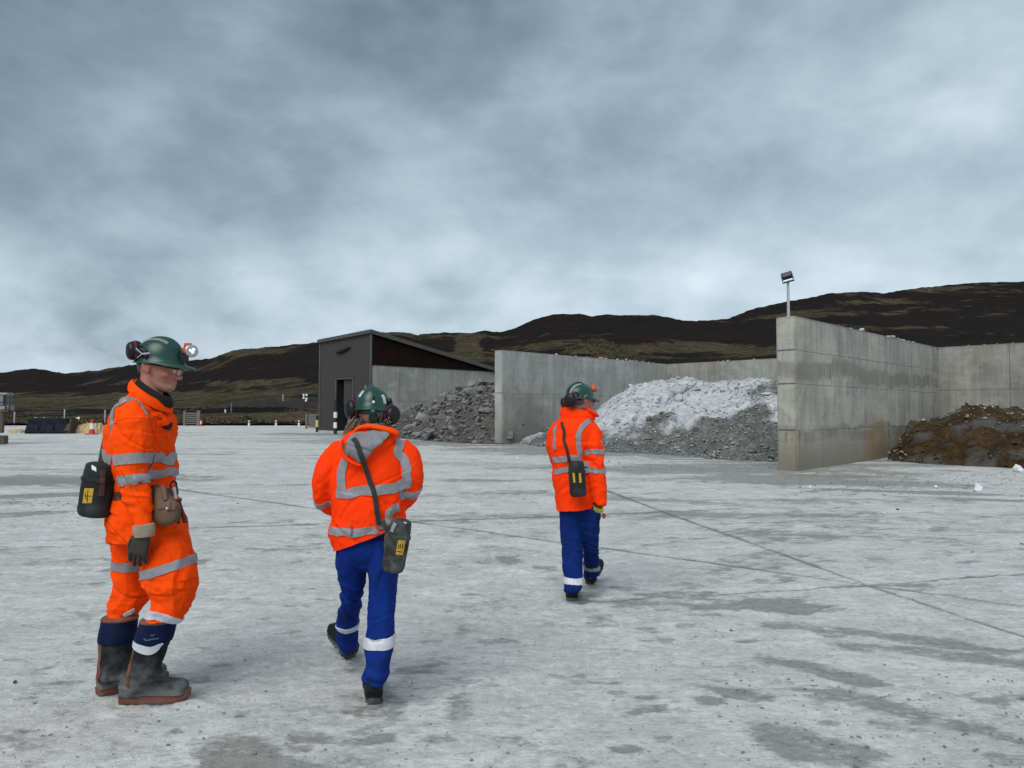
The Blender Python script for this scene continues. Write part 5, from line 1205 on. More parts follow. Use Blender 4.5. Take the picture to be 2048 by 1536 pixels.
0 and f1.add('neck_gaiter', union([tube([f1.P(316, 822), f1.P(312, 806), f1.P(310, 792), f1.P(307, 779)], [(.086, .085), (.084, .082), (.078, .074), (.070, .066)], 28, 4, None)], .006, 3), M_BLKC)
# body and head
SK = 1.0
hc1 = f1.P(320, 731, -.0)
P, g1, (fw, up_, lf_) = face_parts(f1, hc1, (1, -.10, -.13), (0.13, 0, 1), 1.10)
body = union(P+[tube([f1.P(300, 800), f1.P(303, 770), f1.P(308, 745)], [(.062, .062), (.060, .060), (.062, .060)], 20), f1.loft(torso, grow=-.03), f1.loft(legN, grow=-.035), f1.loft(legF, grow=-.035), f1.limb(armN, grow=-.022), f1.limb(armF, grow=-.022)], .0055, 2)
cc = np.zeros(len(body.vertices)*3); body.vertices.foreach_get('co', cc); cc = cc.reshape(-1, 3)
st_ = np.zeros(len(cc))
for q, r_ in ((g1(.075, 0, -.105), .042), (g1(.045, -.04, -.092), .036), (g1(.088, -.015, -.084), .018), (g1(.04, .04, -.092), .034)): st_ = np.maximum(st_, np.exp(-(np.linalg.norm(cc-np.array(q), axis=1)/r_)**4))
rd_ = np.zeros(len(cc))
for q, r_ in ((g1(.062, -.055, -.045), .035), (g1(.105, 0, -.05), .02), (g1(.094, -.004, -.077), .014), (g1(.094, -.004, -.077), .014), (g1(-.015, -.085, -.01), .03)): rd_ = np.maximum(rd_, np.exp(-(np.linalg.norm(cc-np.array(q), axis=1)/r_)**2))
attr(body, 'stub', st_); attr(body, 'ruddy', rd_)
mS = mat('weathered_skin', (.36, .17, .12), .58, .16, 26, .16, 170, bdist=.002, spec=.3); tS = mS.node_tree; pS = [n for n in tS.nodes if n.type == 'BSDF_PRINCIPLED'][0]; src = pS.inputs[0].links[0].from_socket
for an_, col_, am in (('ruddy', (.40, .12, .09, 1), .6), ('stub', (.30, .20, .165, 1), .5)):
    a_ = tS.nodes.new('ShaderNodeAttribute'); a_.attribute_name = an_; m1 = tS.nodes.new('ShaderNodeMath'); m1.operation = 'MULTIPLY'; m1.inputs[1].default_value = am; tS.links.new(a_.outputs['Fac'], m1.inputs[0])
    mm_ = tS.nodes.new('ShaderNodeMix'); mm_.data_type = 'RGBA'; tS.links.new(m1.outputs[0], mm_.inputs[0]); tS.links.new(src, mm_.inputs[6]); mm_.inputs[7].default_value = col_; src = mm_.outputs[2]
tS.links.new(src, pS.inputs[0])
f1.add('body', body, mS)
f1.add('eye', ball(g1(.071, -.033, -.020), .0115), M_WHT); f1.add('eye', ball(g1(.071, .033, -.020), .0115), M_WHT)
bb1 = bvh_of(body)
f1.add('hair', ribbon_on(bvh_of(mesh('x', *join(*P))), [g1(-.075, -.055, -.045), g1(-.098, -.03, -.03), g1(-.105, 0, -.02), g1(-.098, .03, -.03)], .085, off=.004), M_HAIRG)
f1.add('hair', ribbon_on(bvh_of(mesh('x', *join(*P))), [g1(.020, -.075, .020), g1(-.01, -.08, .035), g1(-.05, -.072, .010)], .05, off=.003), M_HAIRG)
f1.add('eyebrow', ribbon_on(bb1, [g1(.070, -.055, .000), g1(.088, -.035, .004), g1(.096, -.012, .0)], .009, off=.0035, thick=.004), M_HAIRG)
0 and f1.add('beard_stubble', ribbon_on(bb1, [g1(.03, -.06, -.09), g1(.065, -.035, -.112), g1(.085, 0, -.115)], .045, off=.0012, thick=.002), mat('grizzled_stubble', (.33, .205, .165), .8, .25, 90, .5, 500))
f1.add('spectacles', join(tube([g1(-.01, -.092, .0), g1(.05, -.086, -.003), g1(.088, -.068, -.006), g1(.112, -.050, -.006), g1(.122, -.01, -.006)], [.0028]*5, 8, 3), tube([g1(.122, -.01, -.006), g1(.112, .05, -.006), g1(.05, .086, -.003)], [.0028]*3, 8, 3)), M_SPEC)
M_LENS2 = bpy.data.materials.new('clear_spectacle_lens'); M_LENS2.use_nodes = True; t = NT(M_LENS2.node_tree)
gs = t.add('ShaderNodeBsdfGlossy', i_Roughness=.05); ts = t.add('ShaderNodeBsdfTransparent'); ms_ = t.add('ShaderNodeMixShader', i_0=.22); t.l.new(ts.outputs[0], ms_.inputs[1]); t.l.new(gs.outputs[0], ms_.inputs[2]); t.add('ShaderNodeOutputMaterial', i_0=ms_.outputs[0])
sp = []
for i in range(6):
    th = -.85+.16*i; q = g1(.060+.062*math.cos(th), .070*math.sin(th), -.012); q2 = g1(.060+.060*math.cos(th), .068*math.sin(th), -.036+.004*abs(i-3)); nn = (q-Vector(hc1)).normalized(); sp.append([(q, nn), ((q+q2)/2, nn), (q2, nn)])
f1.add('spectacle_lens', strip_mesh(sp, False, .002), M_LENS2)
# helmet with raised earmuffs and lit cap lamp
hp, hb, hf_, hu, hl = helmet(f1, f1.P(321, 719), (1, -.10, -.075), (.075, 0, 1), M_HELM, a=.122, b=.105, h=.118, peak=.060)
hF = lambda x, y, z: f1.P(321, 719)+hf_*x+hl*y+hu*z
ear_cup(f1, hp, f1.P(266, 702, -.075), (-.78, -.62, -.05), .045)
ear_cup(f1, hp, f1.P(270, 700, .085), (-.78, .62, 0), .045)
f1.add('muff_arm', join(tube([hF(-.03, -.108, .012), hF(-.07, -.112, .030), hF(-.125, -.095, .045)], [(.012, .006)]*3, 10, 3), tube([hF(-.015, -.11, .0), hF(-.02, -.112, .03), hF(-.05, -.108, .04)], [(.012, .008)]*3, 10, 3)), M_EARB, hp)
f1.add('muff_wire', join(tube([f1.P(272, 696, -.12), f1.P(286, 708, -.13), f1.P(300, 706, -.12)], [.002]*3, 6, 3), tube([f1.P(274, 716, -.12), f1.P(286, 707, -.13), f1.P(299, 706, -.12)], [.002]*3, 6, 3)), M_TAPEW, hp)
f1.add('helmet_tape', ribbon_on(hb, [hF(-.10, -.05, .07), hF(-.05, -.055, .10), hF(.02, -.058, .105), hF(.065, -.055, .085)], .020, off=.002), mat('worn_pale_tape', (.20, .22, .18), .6, .2, 30), hp)
f1.add('rear_headband', cone_band(f1, hF(-.105, 0, -.025), hF(.09, 0, -.025), hF(-.103, 0, -.042), hF(.09, 0, -.030), .088, .084), M_BLKC, hp)
lc = f1.P(383, 702, -.03); la = Vector((.62, -.72, .08)).normalized()
f1.add('lamp_body', join(lathe(f1.P(369, 700, -.01), lc-f1.P(369, 700, -.01), [(0, .018), (.01, .024), (.035, .026), (.04, .020)], 18), boxv(tuple(f1.P(376, 690, -.02)), (.030, .030, .018))), M_ORPL, hp)
f1.add('lamp_bezel', lathe(lc-la*.014, la, [(0, .024), (.004, .033), (.020, .034), (.024, .030)], 26), M_LAMPG, hp)
f1.add('lamp_lens', join(*[lathe(lc+la*.011+q, la, [(0, .0075), (.003, .0055), (.004, .002)], 14) for q in (Vector((-.010, -.004, .002)), Vector((.006, .002, .006)), Vector((.002, .001, -.007)))]), M_LED, hp)
f1.add('lamp_bracket', join(boxv(tuple(hF(.118, -.0, .015)), (.03, .04, .05)), boxv(tuple(f1.P(373, 716, -.03)), (.02, .012, .03))), M_EARB, hp)
# gloves
gv_ = hand(f1.P(288, 1066, -.28), f1.P(274, 1112, -.28)-f1.P(289, 1066, -.28), (.10, 1, 0), .215, -1, .30, .003, r=.0098)
gl = f1.add('glove', gv_, M_GLOVE)
f1.add('glove_cuff', tube([f1.P(287, 1049, -.28), f1.P(288, 1060, -.28), f1.P(289, 1073, -.28)], [(.054, .040), (.055, .040), (.047, .034)], 24, 4), M_CUFF, gl)
f1.add('glove_badge', ribbon_on(bvh_of(mesh('x', [v.co+f1.root for v in gv_.vertices], [tuple(p.vertices) for p in gv_.polygons])), [f1.P(295, 1074, -.33), f1.P(302, 1071, -.33), f1.P(307, 1071, -.32)], .013, off=.003), M_TAPEW, gl)
f1.add('glove', hand(f1.P(318, 1052, .24), Vector((.05, 0, -1)), (-.1, -1, 0), .20, 1, .4, .005, r=.0125), M_GLOVE)
# belt, pouch, tools
bl = f1.add('belt', band(bcov, f1.P(286, 985), (0, 0, 1), .042, .30, off=.005, thick=.008), M_LEAD)
pc = [(975, 309, 332, -.20, .018), (990, 309, 340, -.215, .022), (1008, 308, 358, -.22, .030), (1025, 306, 361, -.22, .034), (1041, 308, 357, -.22, .032), (1050, 316, 342, -.22, .020)]
pch = union([f1.loft(pc, power=3.0)], .004, 3); pb = bvh_of(pch)
pu_ = f1.add('tool_pouch', pch, M_LEA)
f1.add('pouch_flap', ribbon_on(pb, [f1.P(312, 1010, -.26), f1.P(330, 1006, -.27), f1.P(354, 1012, -.25)], .045, off=.006, thick=.006), M_LEA, pu_)
f1.add('pouch_strap', join(ribbon_on(pb, [f1.P(333, 1000, -.27), f1.P(334, 1010, -.27), f1.P(335, 1020, -.27)], .022, off=.012, thick=.006), tube([f1.P(324, 972, -.22), f1.P(328, 985, -.24), f1.P(331, 1000, -.255)], [(.012, .006)]*3, 10, 3)), M_LEA, pu_)
f1.add('press_stud', lathe(f1.P(334, 1017, -.272), (0, -1, .1), [(0, .006), (.004, .006), (.005, .003)], 12), M_GALV, pu_)
f1.add('radio_pocket', union([f1.loft([(970, 303, 318, -.18, .03), (1000, 302, 316, -.20, .03), (1040, 303, 313, -.2, .025)], power=3)], .005, 2), M_LEAD, bl)
f1.add('carabiner', join(tube([f1.P(341, 968, -.2), f1.P(347, 962, -.19), f1.P(353, 968, -.18), f1.P(349, 978, -.19), f1.P(342, 975, -.2), f1.P(341, 968, -.2)], [.005]*6, 8, 4)), M_BLKC, bl)
f1.add('spanner', tube([f1.P(347, 975, -.20), f1.P(350, 986, -.2), f1.P(352, 1000, -.2)], [(.012, .005), (.007, .004), (.010, .005)], 10, 3), M_GALV, bl)
f1.add('hammer', join(tube([f1.P(343, 1003, -.2), f1.P(353, 999, -.2), f1.P(363, 999, -.19)], [(.009, .009), (.007, .007), (.010, .010)], 10, 3), tube([f1.P(357, 999, -.195), f1.P(362, 1018, -.19), f1.P(371, 1045, -.17)], [(.009, .007), (.010, .008), (.013, .009)], 10, 3), tube([f1.P(352, 1008, -.2), f1.P(357, 1030, -.19), f1.P(356, 1047, -.18)], [(.007, .006), (.009, .006), (.010, .006)], 10, 3)), M_LEAD, bl)
# boots
hN = ground(240, 1406); tN = ground(381, 1401); LN = .345
shN = [(f1.P(318, 1240, -.13), (.082, .075)), (f1.P(308, 1275, -.13), (.088, .075)), (f1.P(299, 1305, -.13), (.085, .070)), (f1.P(290, 1332, -.13), (.083, .062)), (f1.P(288, 1350, -.13), (.090, .058))]
b1, bm1 = boot(f1, hN, tN-hN, (tN-hN).length*.985, .054, .1, shN, M_RUB, M_SOLE, label='near boot with a white crescent stripe', sole_t=.044, toe_h=.075, rise=.35)
hFr = ground(193, 1393); tFr = ground(325, 1361)
shF = [(f1.P(240, 1236, .03), (.082, .075)), (f1.P(234, 1275, .03), (.092, .075)), (f1.P(231, 1310, .02), (.088, .068)), (f1.P(226, 1340, .01), (.080, .06)), (f1.P(224, 1358, .0), (.085, .055))]
b2, bm2 = boot(f1, hFr, tFr-hFr, .36, .052, .1, shF, M_RUB, M_SOLE, sole_t=.042, toe_h=.07)
for bt, sh_, bmx, dy in ((b1, shN, bm1, -.13), (b2, shF, bm2, .03)):
    V_ = [v.co+f1.root for v in bmx.vertices]; bx_ = BVHTree.FromPolygons(V_, [tuple(p.vertices) for p in bmx.polygons])
    top, low = sh_[0][0], sh_[1][0]
    f1.add('boot_top', tube([top+(low-top)*k for k in (-.02, .3, .7, 1.0, 1.18)], [(.089, .081), (.091, .081), (.094, .081), (.094, .081), (.091, .078)], 28, 4, 'z', 2.1), M_BOOTBLUE, bt)
    f1.add('rim', tube([top+(low-top)*k for k in (-.10, -.03, .05)], [(.087, .079), (.092, .084), (.092, .083)], 28, 3, 'z', 2.1), M_SOLE, bt)
    if bt is b1:
        cr = BVHTree.FromPolygons(*tube([top+(low-top)*k for k in (0, .5, 1.0, 1.5, 2)], [(.091, .083)]*2+[(.094, .083)]+[(.092, .080)]*2, 28, 4, 'z', 2.1))
        f1.add('crescent_tape', ribbon_on(cr, [f1.P(272, 1286, -.16), f1.P(282, 1297, -.20), f1.P(300, 1303, -.21), f1.P(318, 1298, -.21), f1.P(328, 1289, -.19)], lambda s: .012+.028*math.sin(math.pi*min(1, s+.12))**.8, off=.004), M_TAPEW, bt)
        f1.add('stripe_mark', join(ribbon_on(cr, [f1.P(281, 1293, -.2), f1.P(278, 1296, -.2), f1.P(281, 1299, -.2)], .004, off=.0065, cols=2), ribbon_on(cr, [f1.P(284, 1293, -.2), f1.P(283, 1300, -.2)], .004, off=.0065, cols=2)), M_BLKC, bt)
        f1.add('maker_mark', join(ribbon_on(cr, [f1.P(290, 1277, -.2), f1.P(297, 1279, -.2), f1.P(306, 1277, -.2), f1.P(318, 1277, -.2)], .006, off=.0035, cols=2), ribbon_on(cr, [f1.P(303, 1268, -.2), f1.P(306, 1270, -.2), f1.P(310, 1267, -.2)], .005, off=.0035, cols=2)), mat('faint_print', (.06, .075, .11), .7, .1), bt)
        bk1 = [f1.P(276, 1262, -.16), f1.P(268, 1290, -.17), f1.P(261, 1318, -.17), f1.P(255, 1348, -.17), f1.P(244, 1378, -.16)]
    else: bk1 = [f1.P(201, 1262, -.03), f1.P(197, 1290, -.03), f1.P(198, 1322, -.02), f1.P(202, 1345, -.02), f1.P(196, 1370, -.03)]
    f1.add('rear_stripe', ribbon_on(bx_, bk1, .034, off=.003), M_SOLE, bt)
# canister on its strap
ct, cF, cb, cax, cL = canister('self_rescuer_canister', 'scuffed black canister with yellow label slung behind the man in coverall', f1.P(203, 925, -.17), f1.P(187, 1033, -.17), .082, .068, M_CAN)
cF(patch(cb, f1.P(173, 992, -.25), Vector((1, -.3, 0)).normalized(), cax, .060, .075), 'yellow_label', M_LAB)
cF(join(ribbon_on(cb, [f1.P(173, 979, -.25), f1.P(171, 1005, -.25)], .003, off=.003, cols=2), ribbon_on(cb, [f1.P(163, 992, -.25), f1.P(182, 993, -.25)], .002, off=.003, cols=2), ribbon_on(cb, [f1.P(165, 984, -.25), f1.P(169, 999, -.25)], .003, off=.003, cols=2)), 'label_print', M_BLKC)
cF(patch(cb, f1.P(184, 936, -.25), Vector((.9, -.2, -.35)), Vector((.2, -.2, -1)), .030, .022, .003), 'white_sticker', M_WHITEP)
cF(join(ribbon_on(cb, [f1.P(206, 940, -.25), f1.P(207, 955, -.25), f1.P(205, 975, -.25), f1.P(203, 994, -.25)], .022, off=.010, thick=.012)), 'red_clip', M_LEAD)
cF(free_strip([f1.P(200, 930, -.16), f1.P(204, 905, -.12), f1.P(209, 878, -.06), f1.P(213, 858, .0)], [(0, -1, 0)]*4, .028, .005), 'strap', M_WEB)
cF(ribbon_on(bcov, [f1.P(212, 860, .02), f1.P(222, 832, .06), f1.P(240, 806, .10), f1.P(270, 786, .14), f1.P(305, 796, .15), f1.P(335, 830, .17), f1.P(350, 870, .18), f1.P(352, 900, .15)], .026, off=.009, sm=8), 'strap', M_WEB)
cF(ribbon_on(bcov, [f1.P(329, 909, -.16), f1.P(318, 919, -.17), f1.P(303, 932, -.16)], lambda s: .010+.018*min(1, s*2), off=.009, sm=8), 'strap', M_WEB)
cF(join(boxv(tuple(f1.P(218, 960, -.03)), (.07, .06, .10)), boxv(tuple(f1.P(215, 985, -.02)), (.06, .05, .06))), 'belt_hook', M_EARB)
# ---------------------------------------------------------------- person 2: walking away, hooded jacket
f2 = Fig(3.85, (at(735, 1412, 3.9).x, 3.95, 0), 'person walking away in orange hooded jacket with grey hood lining and royal blue trousers')
jk = [(866, 716, 778, .02, .075), (875, 696, 795, .02, .10), (886, 678, 812, .01, .125), (900, 668, 822, .0, .135), (930, 662, 819, 0, .145), (965, 661, 815, 0, .15), (1000, 661, 813, 0, .15), (1035, 661, 814, 0, .15), (1062, 656, 812, 0, .15), (1090, 664, 800, 0, .145), (1115, 668, 790, 0, .13)]
aL = [(688, 893, .0, 20, .07), (668, 915, -.01, 27, .08), (653, 948, -.02, 27, .08), (646, 982, 0, 22, .07), (653, 1006, .07, 20, .06), (676, 1022, .17, 17, .05), (705, 1030, .22, 13, .04)]
aR = [(798, 892, .0, 22, .07), (813, 913, -.01, 28, .08), (821, 948, -.02, 27, .08), (822, 976, 0, 22, .07), (812, 1000, .07, 19, .06), (790, 1014, .17, 16, .05), (765, 1025, .22, 13, .04)]
hemA, hemB = f2.P(668, 1101, 0), f2.P(774, 1060, 0)
hd = (hemB-hemA).normalized(); hn = Vector((hd.z, 0, -hd.x))
if hn.z > 0: hn = -hn
hood = [(857, 706, 786, -.01, .085), (868, 690, 793, -.05, .09), (884, 681, 789, -.085, .085), (900, 682, 774, -.105, .065), (914, 692, 755, -.118, .050), (926, 708, 738, -.125, .038), (932, 716, 730, -.125, .028)]
jm_ = union([f2.loft(jk), f2.limb(aL), f2.limb(aR), f2.loft(hood, power=2.2)], .0058, 4, cuts=[(hemA, hn)])
y_ = lambda px, py, dy: tuple(f2.P(px, py, dy))
cloth(jm_, 13, .0035, (8, 8, 5), .0022, (20, 20, 16), crease=.0028, zones=[(y_(648, 985, 0), (.07, .1, .07), .010, (20, 14, 24)), (y_(820, 960, 0), (.07, .1, .10), .009, (20, 14, 24)), (y_(740, 1050, -.1), (.25, .15, .06), .008, (16, 14, 14)), (y_(800, 1030, -.1), (.09, .15, .08), .012, (22, 14, 22))])
bj = bvh_of(jm_); f2.add('jacket', jm_, M_ORANGE2)
T2_ = lambda vf, m_=M_TAPE: f2.add('reflective_tape', vf, m_)
z0 = -.17
T2_(ribbon_on(bj, [f2.P(690, 871, -.02), f2.P(681, 885, -.08), f2.P(674, 905, z0), f2.P(672, 940, z0), f2.P(671, 972, z0), f2.P(671, 990, z0)], .050))
T2_(ribbon_on(bj, [f2.P(796, 872, -.03), f2.P(803, 888, -.10), f2.P(809, 910, z0), f2.P(812, 940, z0), f2.P(811, 965, z0), f2.P(808, 984, z0)], .046))
T2_(ribbon_on(bj, [f2.P(664, 987, -.14), f2.P(690, 985, z0), f2.P(735, 983, z0), f2.P(780, 980, z0), f2.P(812, 976, -.14)], .050, off=.0055))
T2_(ribbon_on(bj, [f2.P(655, 1060, -.10), f2.P(668, 1065, -.15), f2.P(700, 1068, z0), f2.P(730, 1067, z0), f2.P(752, 1060, z0)], .040))
T2_(ribbon_on(bj, [f2.P(768, 1052, z0), f2.P(785, 1036, z0), f2.P(800, 1026, z0), f2.P(814, 1020, -.14)], .046))
T2_(band(bj, f2.P(647, 996, .03), f2.P(653, 1006, .07)-f2.P(646, 975, 0)+Vector((.03, 0, .0)), .042, .13))
T2_(band(bj, f2.P(821, 976, .0), f2.P(818, 990, .05)-f2.P(822, 960, 0), .048, .13))
f2.add('seam', ribbon_on(bj, [f2.P(699, 1052, z0), f2.P(701, 1062, z0), f2.P(703, 1073, z0)], .009, off=.009, cols=3), mat('grey_tab', (.10, .10, .11), .7))
# hood lining, orange rim, inner collar
lin = union([f2.loft([(860, 714, 781, -.105, .03), (872, 698, 779, -.138, .035), (886, 690, 768, -.168, .03), (900, 690, 752, -.178, .024), (914, 701, 740, -.178, .018), (926, 713, 730, -.172, .010)], power=2.0, n=28)], .005, 3)
cloth(lin, 23, .004, (12, 8, 5), .003, (24, 18, 10), crease=.004); f2.add('hood_lining', lin, M_GREYL)
rim = [f2.P(709, 868, -.10), f2.P(714, 858, -.11), f2.P(732, 853, -.11), f2.P(756, 855, -.115), f2.P(780, 861, -.12), f2.P(794, 868, -.11), f2.P(790, 874, -.10)]
f2.add('collar_rim', tube(rim, [(.008, .010), (.010, .012), (.011, .013), (.013, .014), (.016, .015), (.014, .014), (.008, .010)], 14, 5), M_ORANGE)
f2.add('hood_edge', tube([f2.P(684, 880, -.15), f2.P(682, 896, -.165), f2.P(690, 914, -.175), f2.P(706, 926, -.178), f2.P(722, 931, -.178)], [.008, .010, .010, .009, .006], 12, 5), M_ORANGE2)
f2.add('inner_collar', union([tube([f2.P(750, 866, -.01), f2.P(750, 855, -.01), f2.P(751, 847, -.01)], [(.098, .085), (.088, .082), (.072, .07)], 28, 4, 'z')], .006, 3), M_GREYL)
0 and f2.add('seam', ribbon_on(bvh_of(mesh('x', [v.co+f2.root for v in lin.vertices], [tuple(p.vertices) for p in lin.polygons])), [f2.P(718, 864, -.2), f2.P(733, 873, -.2), f2.P(727, 892, -.2)], .004, off=.003, cols=3), mat('dark_grey_fold', (.05, .05, .055), .9))
# trousers
pel = [(1050, 680, 772, 0, .11), (1080, 674, 788, 0, .125), (1105, 673, 796, 0, .12), (1130, 680, 790, 0, .075), (1140, 690, 780, 0, .04)]
lL = [(1075, 676, 738, .0, .115), (1105, 672, 736, .005, .118), (1130, 672, 733, .02, .112), (1160, 677, 732, .05, .09), (1189, 680, 727, .10, .08), (1223, 675, 721, .20, .075), (1250, 674, 719, .29, .072), (1280, 673, 717, .38, .072), (1300, 682, 716, .43, .065)]
lR = [(1075, 728, 790, 0, .118), (1105, 732, 797, 0, .120), (1130, 734, 800, 0, .115), (1170, 736, 795, 0, .10), (1221, 735, 791, -.01, .082), (1268, 731, 789, -.03, .08), (1298, 727, 787, -.05, .08), (1330, 733, 780, -.06, .073), (1352, 722, 778, -.06, .075), (1370, 729, 769, -.06, .062)]
tr = union([f2.loft(pel), f2.loft(lL), f2.loft(lR)], .0065, 3)
cloth(tr, 33, .004, (10, 8, 5), .0022, (22, 20, 14), zones=[(y_(750, 1350, -.06), (.08, .1, .07), .011, (14, 12, 34)), (y_(700, 1280, .35), (.08, .15, .07), .011, (14, 12, 34)), (y_(765, 1225, 0), (.09, .12, .08), .007, (12, 12, 26)), (y_(735, 1135, 0), (.06, .12, .05), .008, (18, 12, 18)), (y_(700, 1185, .1), (.07, .12, .06), .008, (14, 12, 26))])
bt_ = bvh_of(tr); f2.add('trousers', tr, M_NAVY)
T2_(band(bt_, f2.P(760, 1279, -.04), (0, -.08, 1), .054, .14), M_TAPEW)
T2_(band(bt_, f2.P(697, 1249, .29), (0, .28, -1), .042, .14), M_TAPEW)
# body, head seen from behind
hc2 = f2.P(745, 822, .01)
P, g2, _ = face_parts(f2, hc2, (-.05, 1, -.12), (0, .12, 1), 1.0)
body = union(P+[tube([f2.P(749, 880), f2.P(748, 850), f2.P(746, 825)], [(.06, .06), (.052, .055), (.056, .06)], 20), f2.loft(jk[:-3], grow=-.03), f2.loft(pel, grow=-.032), f2.loft(lL, grow=-.032), f2.loft(lR, grow=-.032), f2.limb(aL, grow=-.015), f2.limb(aR, grow=-.015)], .0065, 2)
f2.add('body', body, M_SKIN)
f2.add('hand', hand(f2.P(708, 1031, .22), (.9, .25, -.1), (0, .1, 1), .175, 1, .6, .005), M_SKIN); f2.add('hand', hand(f2.P(762, 1026, .22), (-.9, .3, -.1), (0, .1, 1), .175, -1, .6, .005), M_SKIN)
hs = []
rh = random.Random(4)
for i in range(170):      # loose curls below the helmet and over the collar
    if i < 90: px, py = rh.uniform(700, 723), rh.uniform(832, 850)
    elif i < 140: px, py = rh.uniform(722, 778), rh.uniform(831, 841)
    else: px, py = rh.uniform(768, 782), rh.uniform(835, 850)
    p = f2.P(px, py, -.055+rh.uniform(-.02, .03)); ph = rh.random()*6; pts = [p]
    ln = rh.uniform(.035, .095) if i < 90 else rh.uniform(.02, .04)
    for k in range(1, 6): pts.append(p+Vector((math.sin(ph+k*1.1)*.007-.05*ln*k*(6 if i < 90 else 0)*.3, math.cos(ph+k*1.6)*.010, -ln*k/5)))
    hs.append(tube(pts, [.0022, .0026, .0024, .002, .0015, .0008], 5, 2))
hs.append(ball(f2.P(746, 827, -.02), (.078, .07, .045)))
f2.add('hair', join(*hs), M_HAIR)
hp, hb, hf_, hu, hl = helmet(f2, f2.P(745, 814), (-.05, 1, -.10), (0.02, .10, 1), M_HELM, a=.118, b=.090, h=.104, peak=.05)
hF = lambda x, y, z: f2.P(745, 814)+hf_*x+hl*y+hu*z
f2.add('rear_headband', cone_band(f2, f2.P(717, 815, .01), f2.P(774, 815, .01), f2.P(720, 829, 0), f2.P(771, 829, 0), .098, .096), M_HELM, hp)
f2.add('ratchet_pad', union([tube([f2.P(746, 828, -.085), f2.P(747, 838, -.075), f2.P(748, 847, -.06)], [(.022, .012), (.026, .014), (.018, .012)], 16, 4)], .004, 2), mat('dark_green_pad', (.006, .035, .020), .7, .2), hp)
f2.add('helmet_tape', ribbon_on(hb, [f2.P(719, 794, -.08), f2.P(721, 786, -.08), f2.P(724, 779, -.07)], .020, off=.003), M_TAPEW, hp)
f2.add('helmet_tape', ribbon_on(hb, [f2.P(775, 807, -.07), f2.P(773, 797, -.07), f2.P(768, 787, -.07)], .020, off=.003), M_TAPEW, hp)
f2.add('slot', ribbon_on(hb, [f2.P(748, 793, -.1), f2.P(747, 802, -.11)], .011, off=.004, cols=3), M_BLKC, hp)
f2.add('cable_clip', lathe(f2.P(747, 804, -.118), (0, -1, .1), [(0, .0075), (.004, .0075), (.005, .004)], 14), M_TAPEW, hp)
f2.add('small_label', ribbon_on(bvh_of(hp.data) if False else BVHTree.FromPolygons(*cone_band(f2, f2.P(717, 815, .01), f2.P(774, 815, .01), f2.P(720, 829, 0), f2.P(771, 829, 0), .098, .096)), [f2.P(743, 820, -.11), f2.P(751, 820, -.11)], .008, off=.003, cols=3), M_WHITEP, hp)
ear_cup(f2, hp, f2.P(704, 819, -.035), (-.80, -.60, -.05), .048)
ear_cup(f2, hp, f2.P(784, 830, -.035), (.80, -.60, -.08), .046)
f2.add('muff_arm', join(tube([f2.P(712, 797, -.02), f2.P(708, 806, -.03), f2.P(706, 816, -.04)], [(.010, .010)]*3, 10, 3), tube([f2.P(779, 800, -.02), f2.P(783, 812, -.03), f2.P(786, 824, -.04)], [(.010, .010)]*3, 10, 3), tube([f2.P(711, 796, -.02), f2.P(714, 800, -.03)], [.014, .014], 10, 3), tube([f2.P(778, 799, -.02), f2.P(780, 805, -.03)], [.014, .014], 10, 3)), M_EARB, hp)
# boots
hR = ground(749, 1409); shR = [(f2.P(750, 1345, -.05), (.050, .055)), (f2.P(749, 1372, -.05), (.046, .055))]
boot(f2, hR, (-.24, 1, 0), .275, .050, .1, shR, M_BTB, M_RUB)
hL_ = ground(703, 1321); hL_.z += .012; shL = [(f2.P(698, 1276, .44), (.045, .05)), (f2.P(700, 1296, .46), (.045, .05))]
boot(f2, hL_, (-.62, .70, .36), .285, .050, .1, shL, M_BTB, M_RUB)
# canister and strap
ct, cF, cb, cax, cL = canister('self_rescuer_canister', 'dusty grey canister with yellow label hanging at the hip of the hooded walker', f2.P(804, 1038, -.20), f2.P(784, 1143, -.20), .058, .052, M_CANG)
cF(patch(cb, f2.P(804, 1098, -.26), Vector((1, 0, -.2)).normalized(), cax, .052, .066), 'yellow_label', M_LAB)
cF(join(ribbon_on(cb, [f2.P(799, 1090, -.27), f2.P(798, 1099, -.27)], .003, off=.003, cols=2), ribbon_on(cb, [f2.P(804, 1090, -.27), f2.P(803, 1099, -.27)], .003, off=.003, cols=2), ribbon_on(cb, [f2.P(794, 1104, -.27), f2.P(811, 1108, -.27)], .003, off=.003, cols=2), ribbon_on(cb, [f2.P(809, 1090, -.27), f2.P(808, 1100, -.27)], .003, off=.003, cols=2)), 'label_print', M_BLKC)
cF(ribbon_on(cb, [f2.P(790, 1046, -.25), f2.P(785, 1054, -.25), f2.P(782, 1064, -.25)], .018, off=.006), 'clip', M_TAPE)
cF(patch(cb, f2.P(814, 1043, -.25), Vector((1, 0, 0)), Vector((0, -.3, -1)), .018, .010, .003), 'white_sticker', M_WHITEP)
cF(tube([f2.P(776, 1052, -.2), f2.P(774, 1075, -.2), f2.P(771, 1095, -.2)], [(.012, .010), (.013, .012), (.010, .010)], 12, 3), 'side_latch', M_CANG)
allj = BVHTree.FromPolygons([v.co+f2.root for v in jm_.vertices]+[v.co+f2.root for v in lin.vertices], [tuple(p.vertices) for p in jm_.polygons]+[tuple(i+len(jm_.vertices) for i in p.vertices) for p in lin.polygons])
cF(ribbon_on(allj, [f2.P(707, 872, -.19), f2.P(716, 893, -.2), f2.P(724, 918, -.2), f2.P(736, 955, -.19), f2.P(747, 990, -.18), f2.P(757, 1020, -.18), f2.P(766, 1045, -.18)], .024, off=.010, sm=14, snap=0), 'strap', M_WEB)
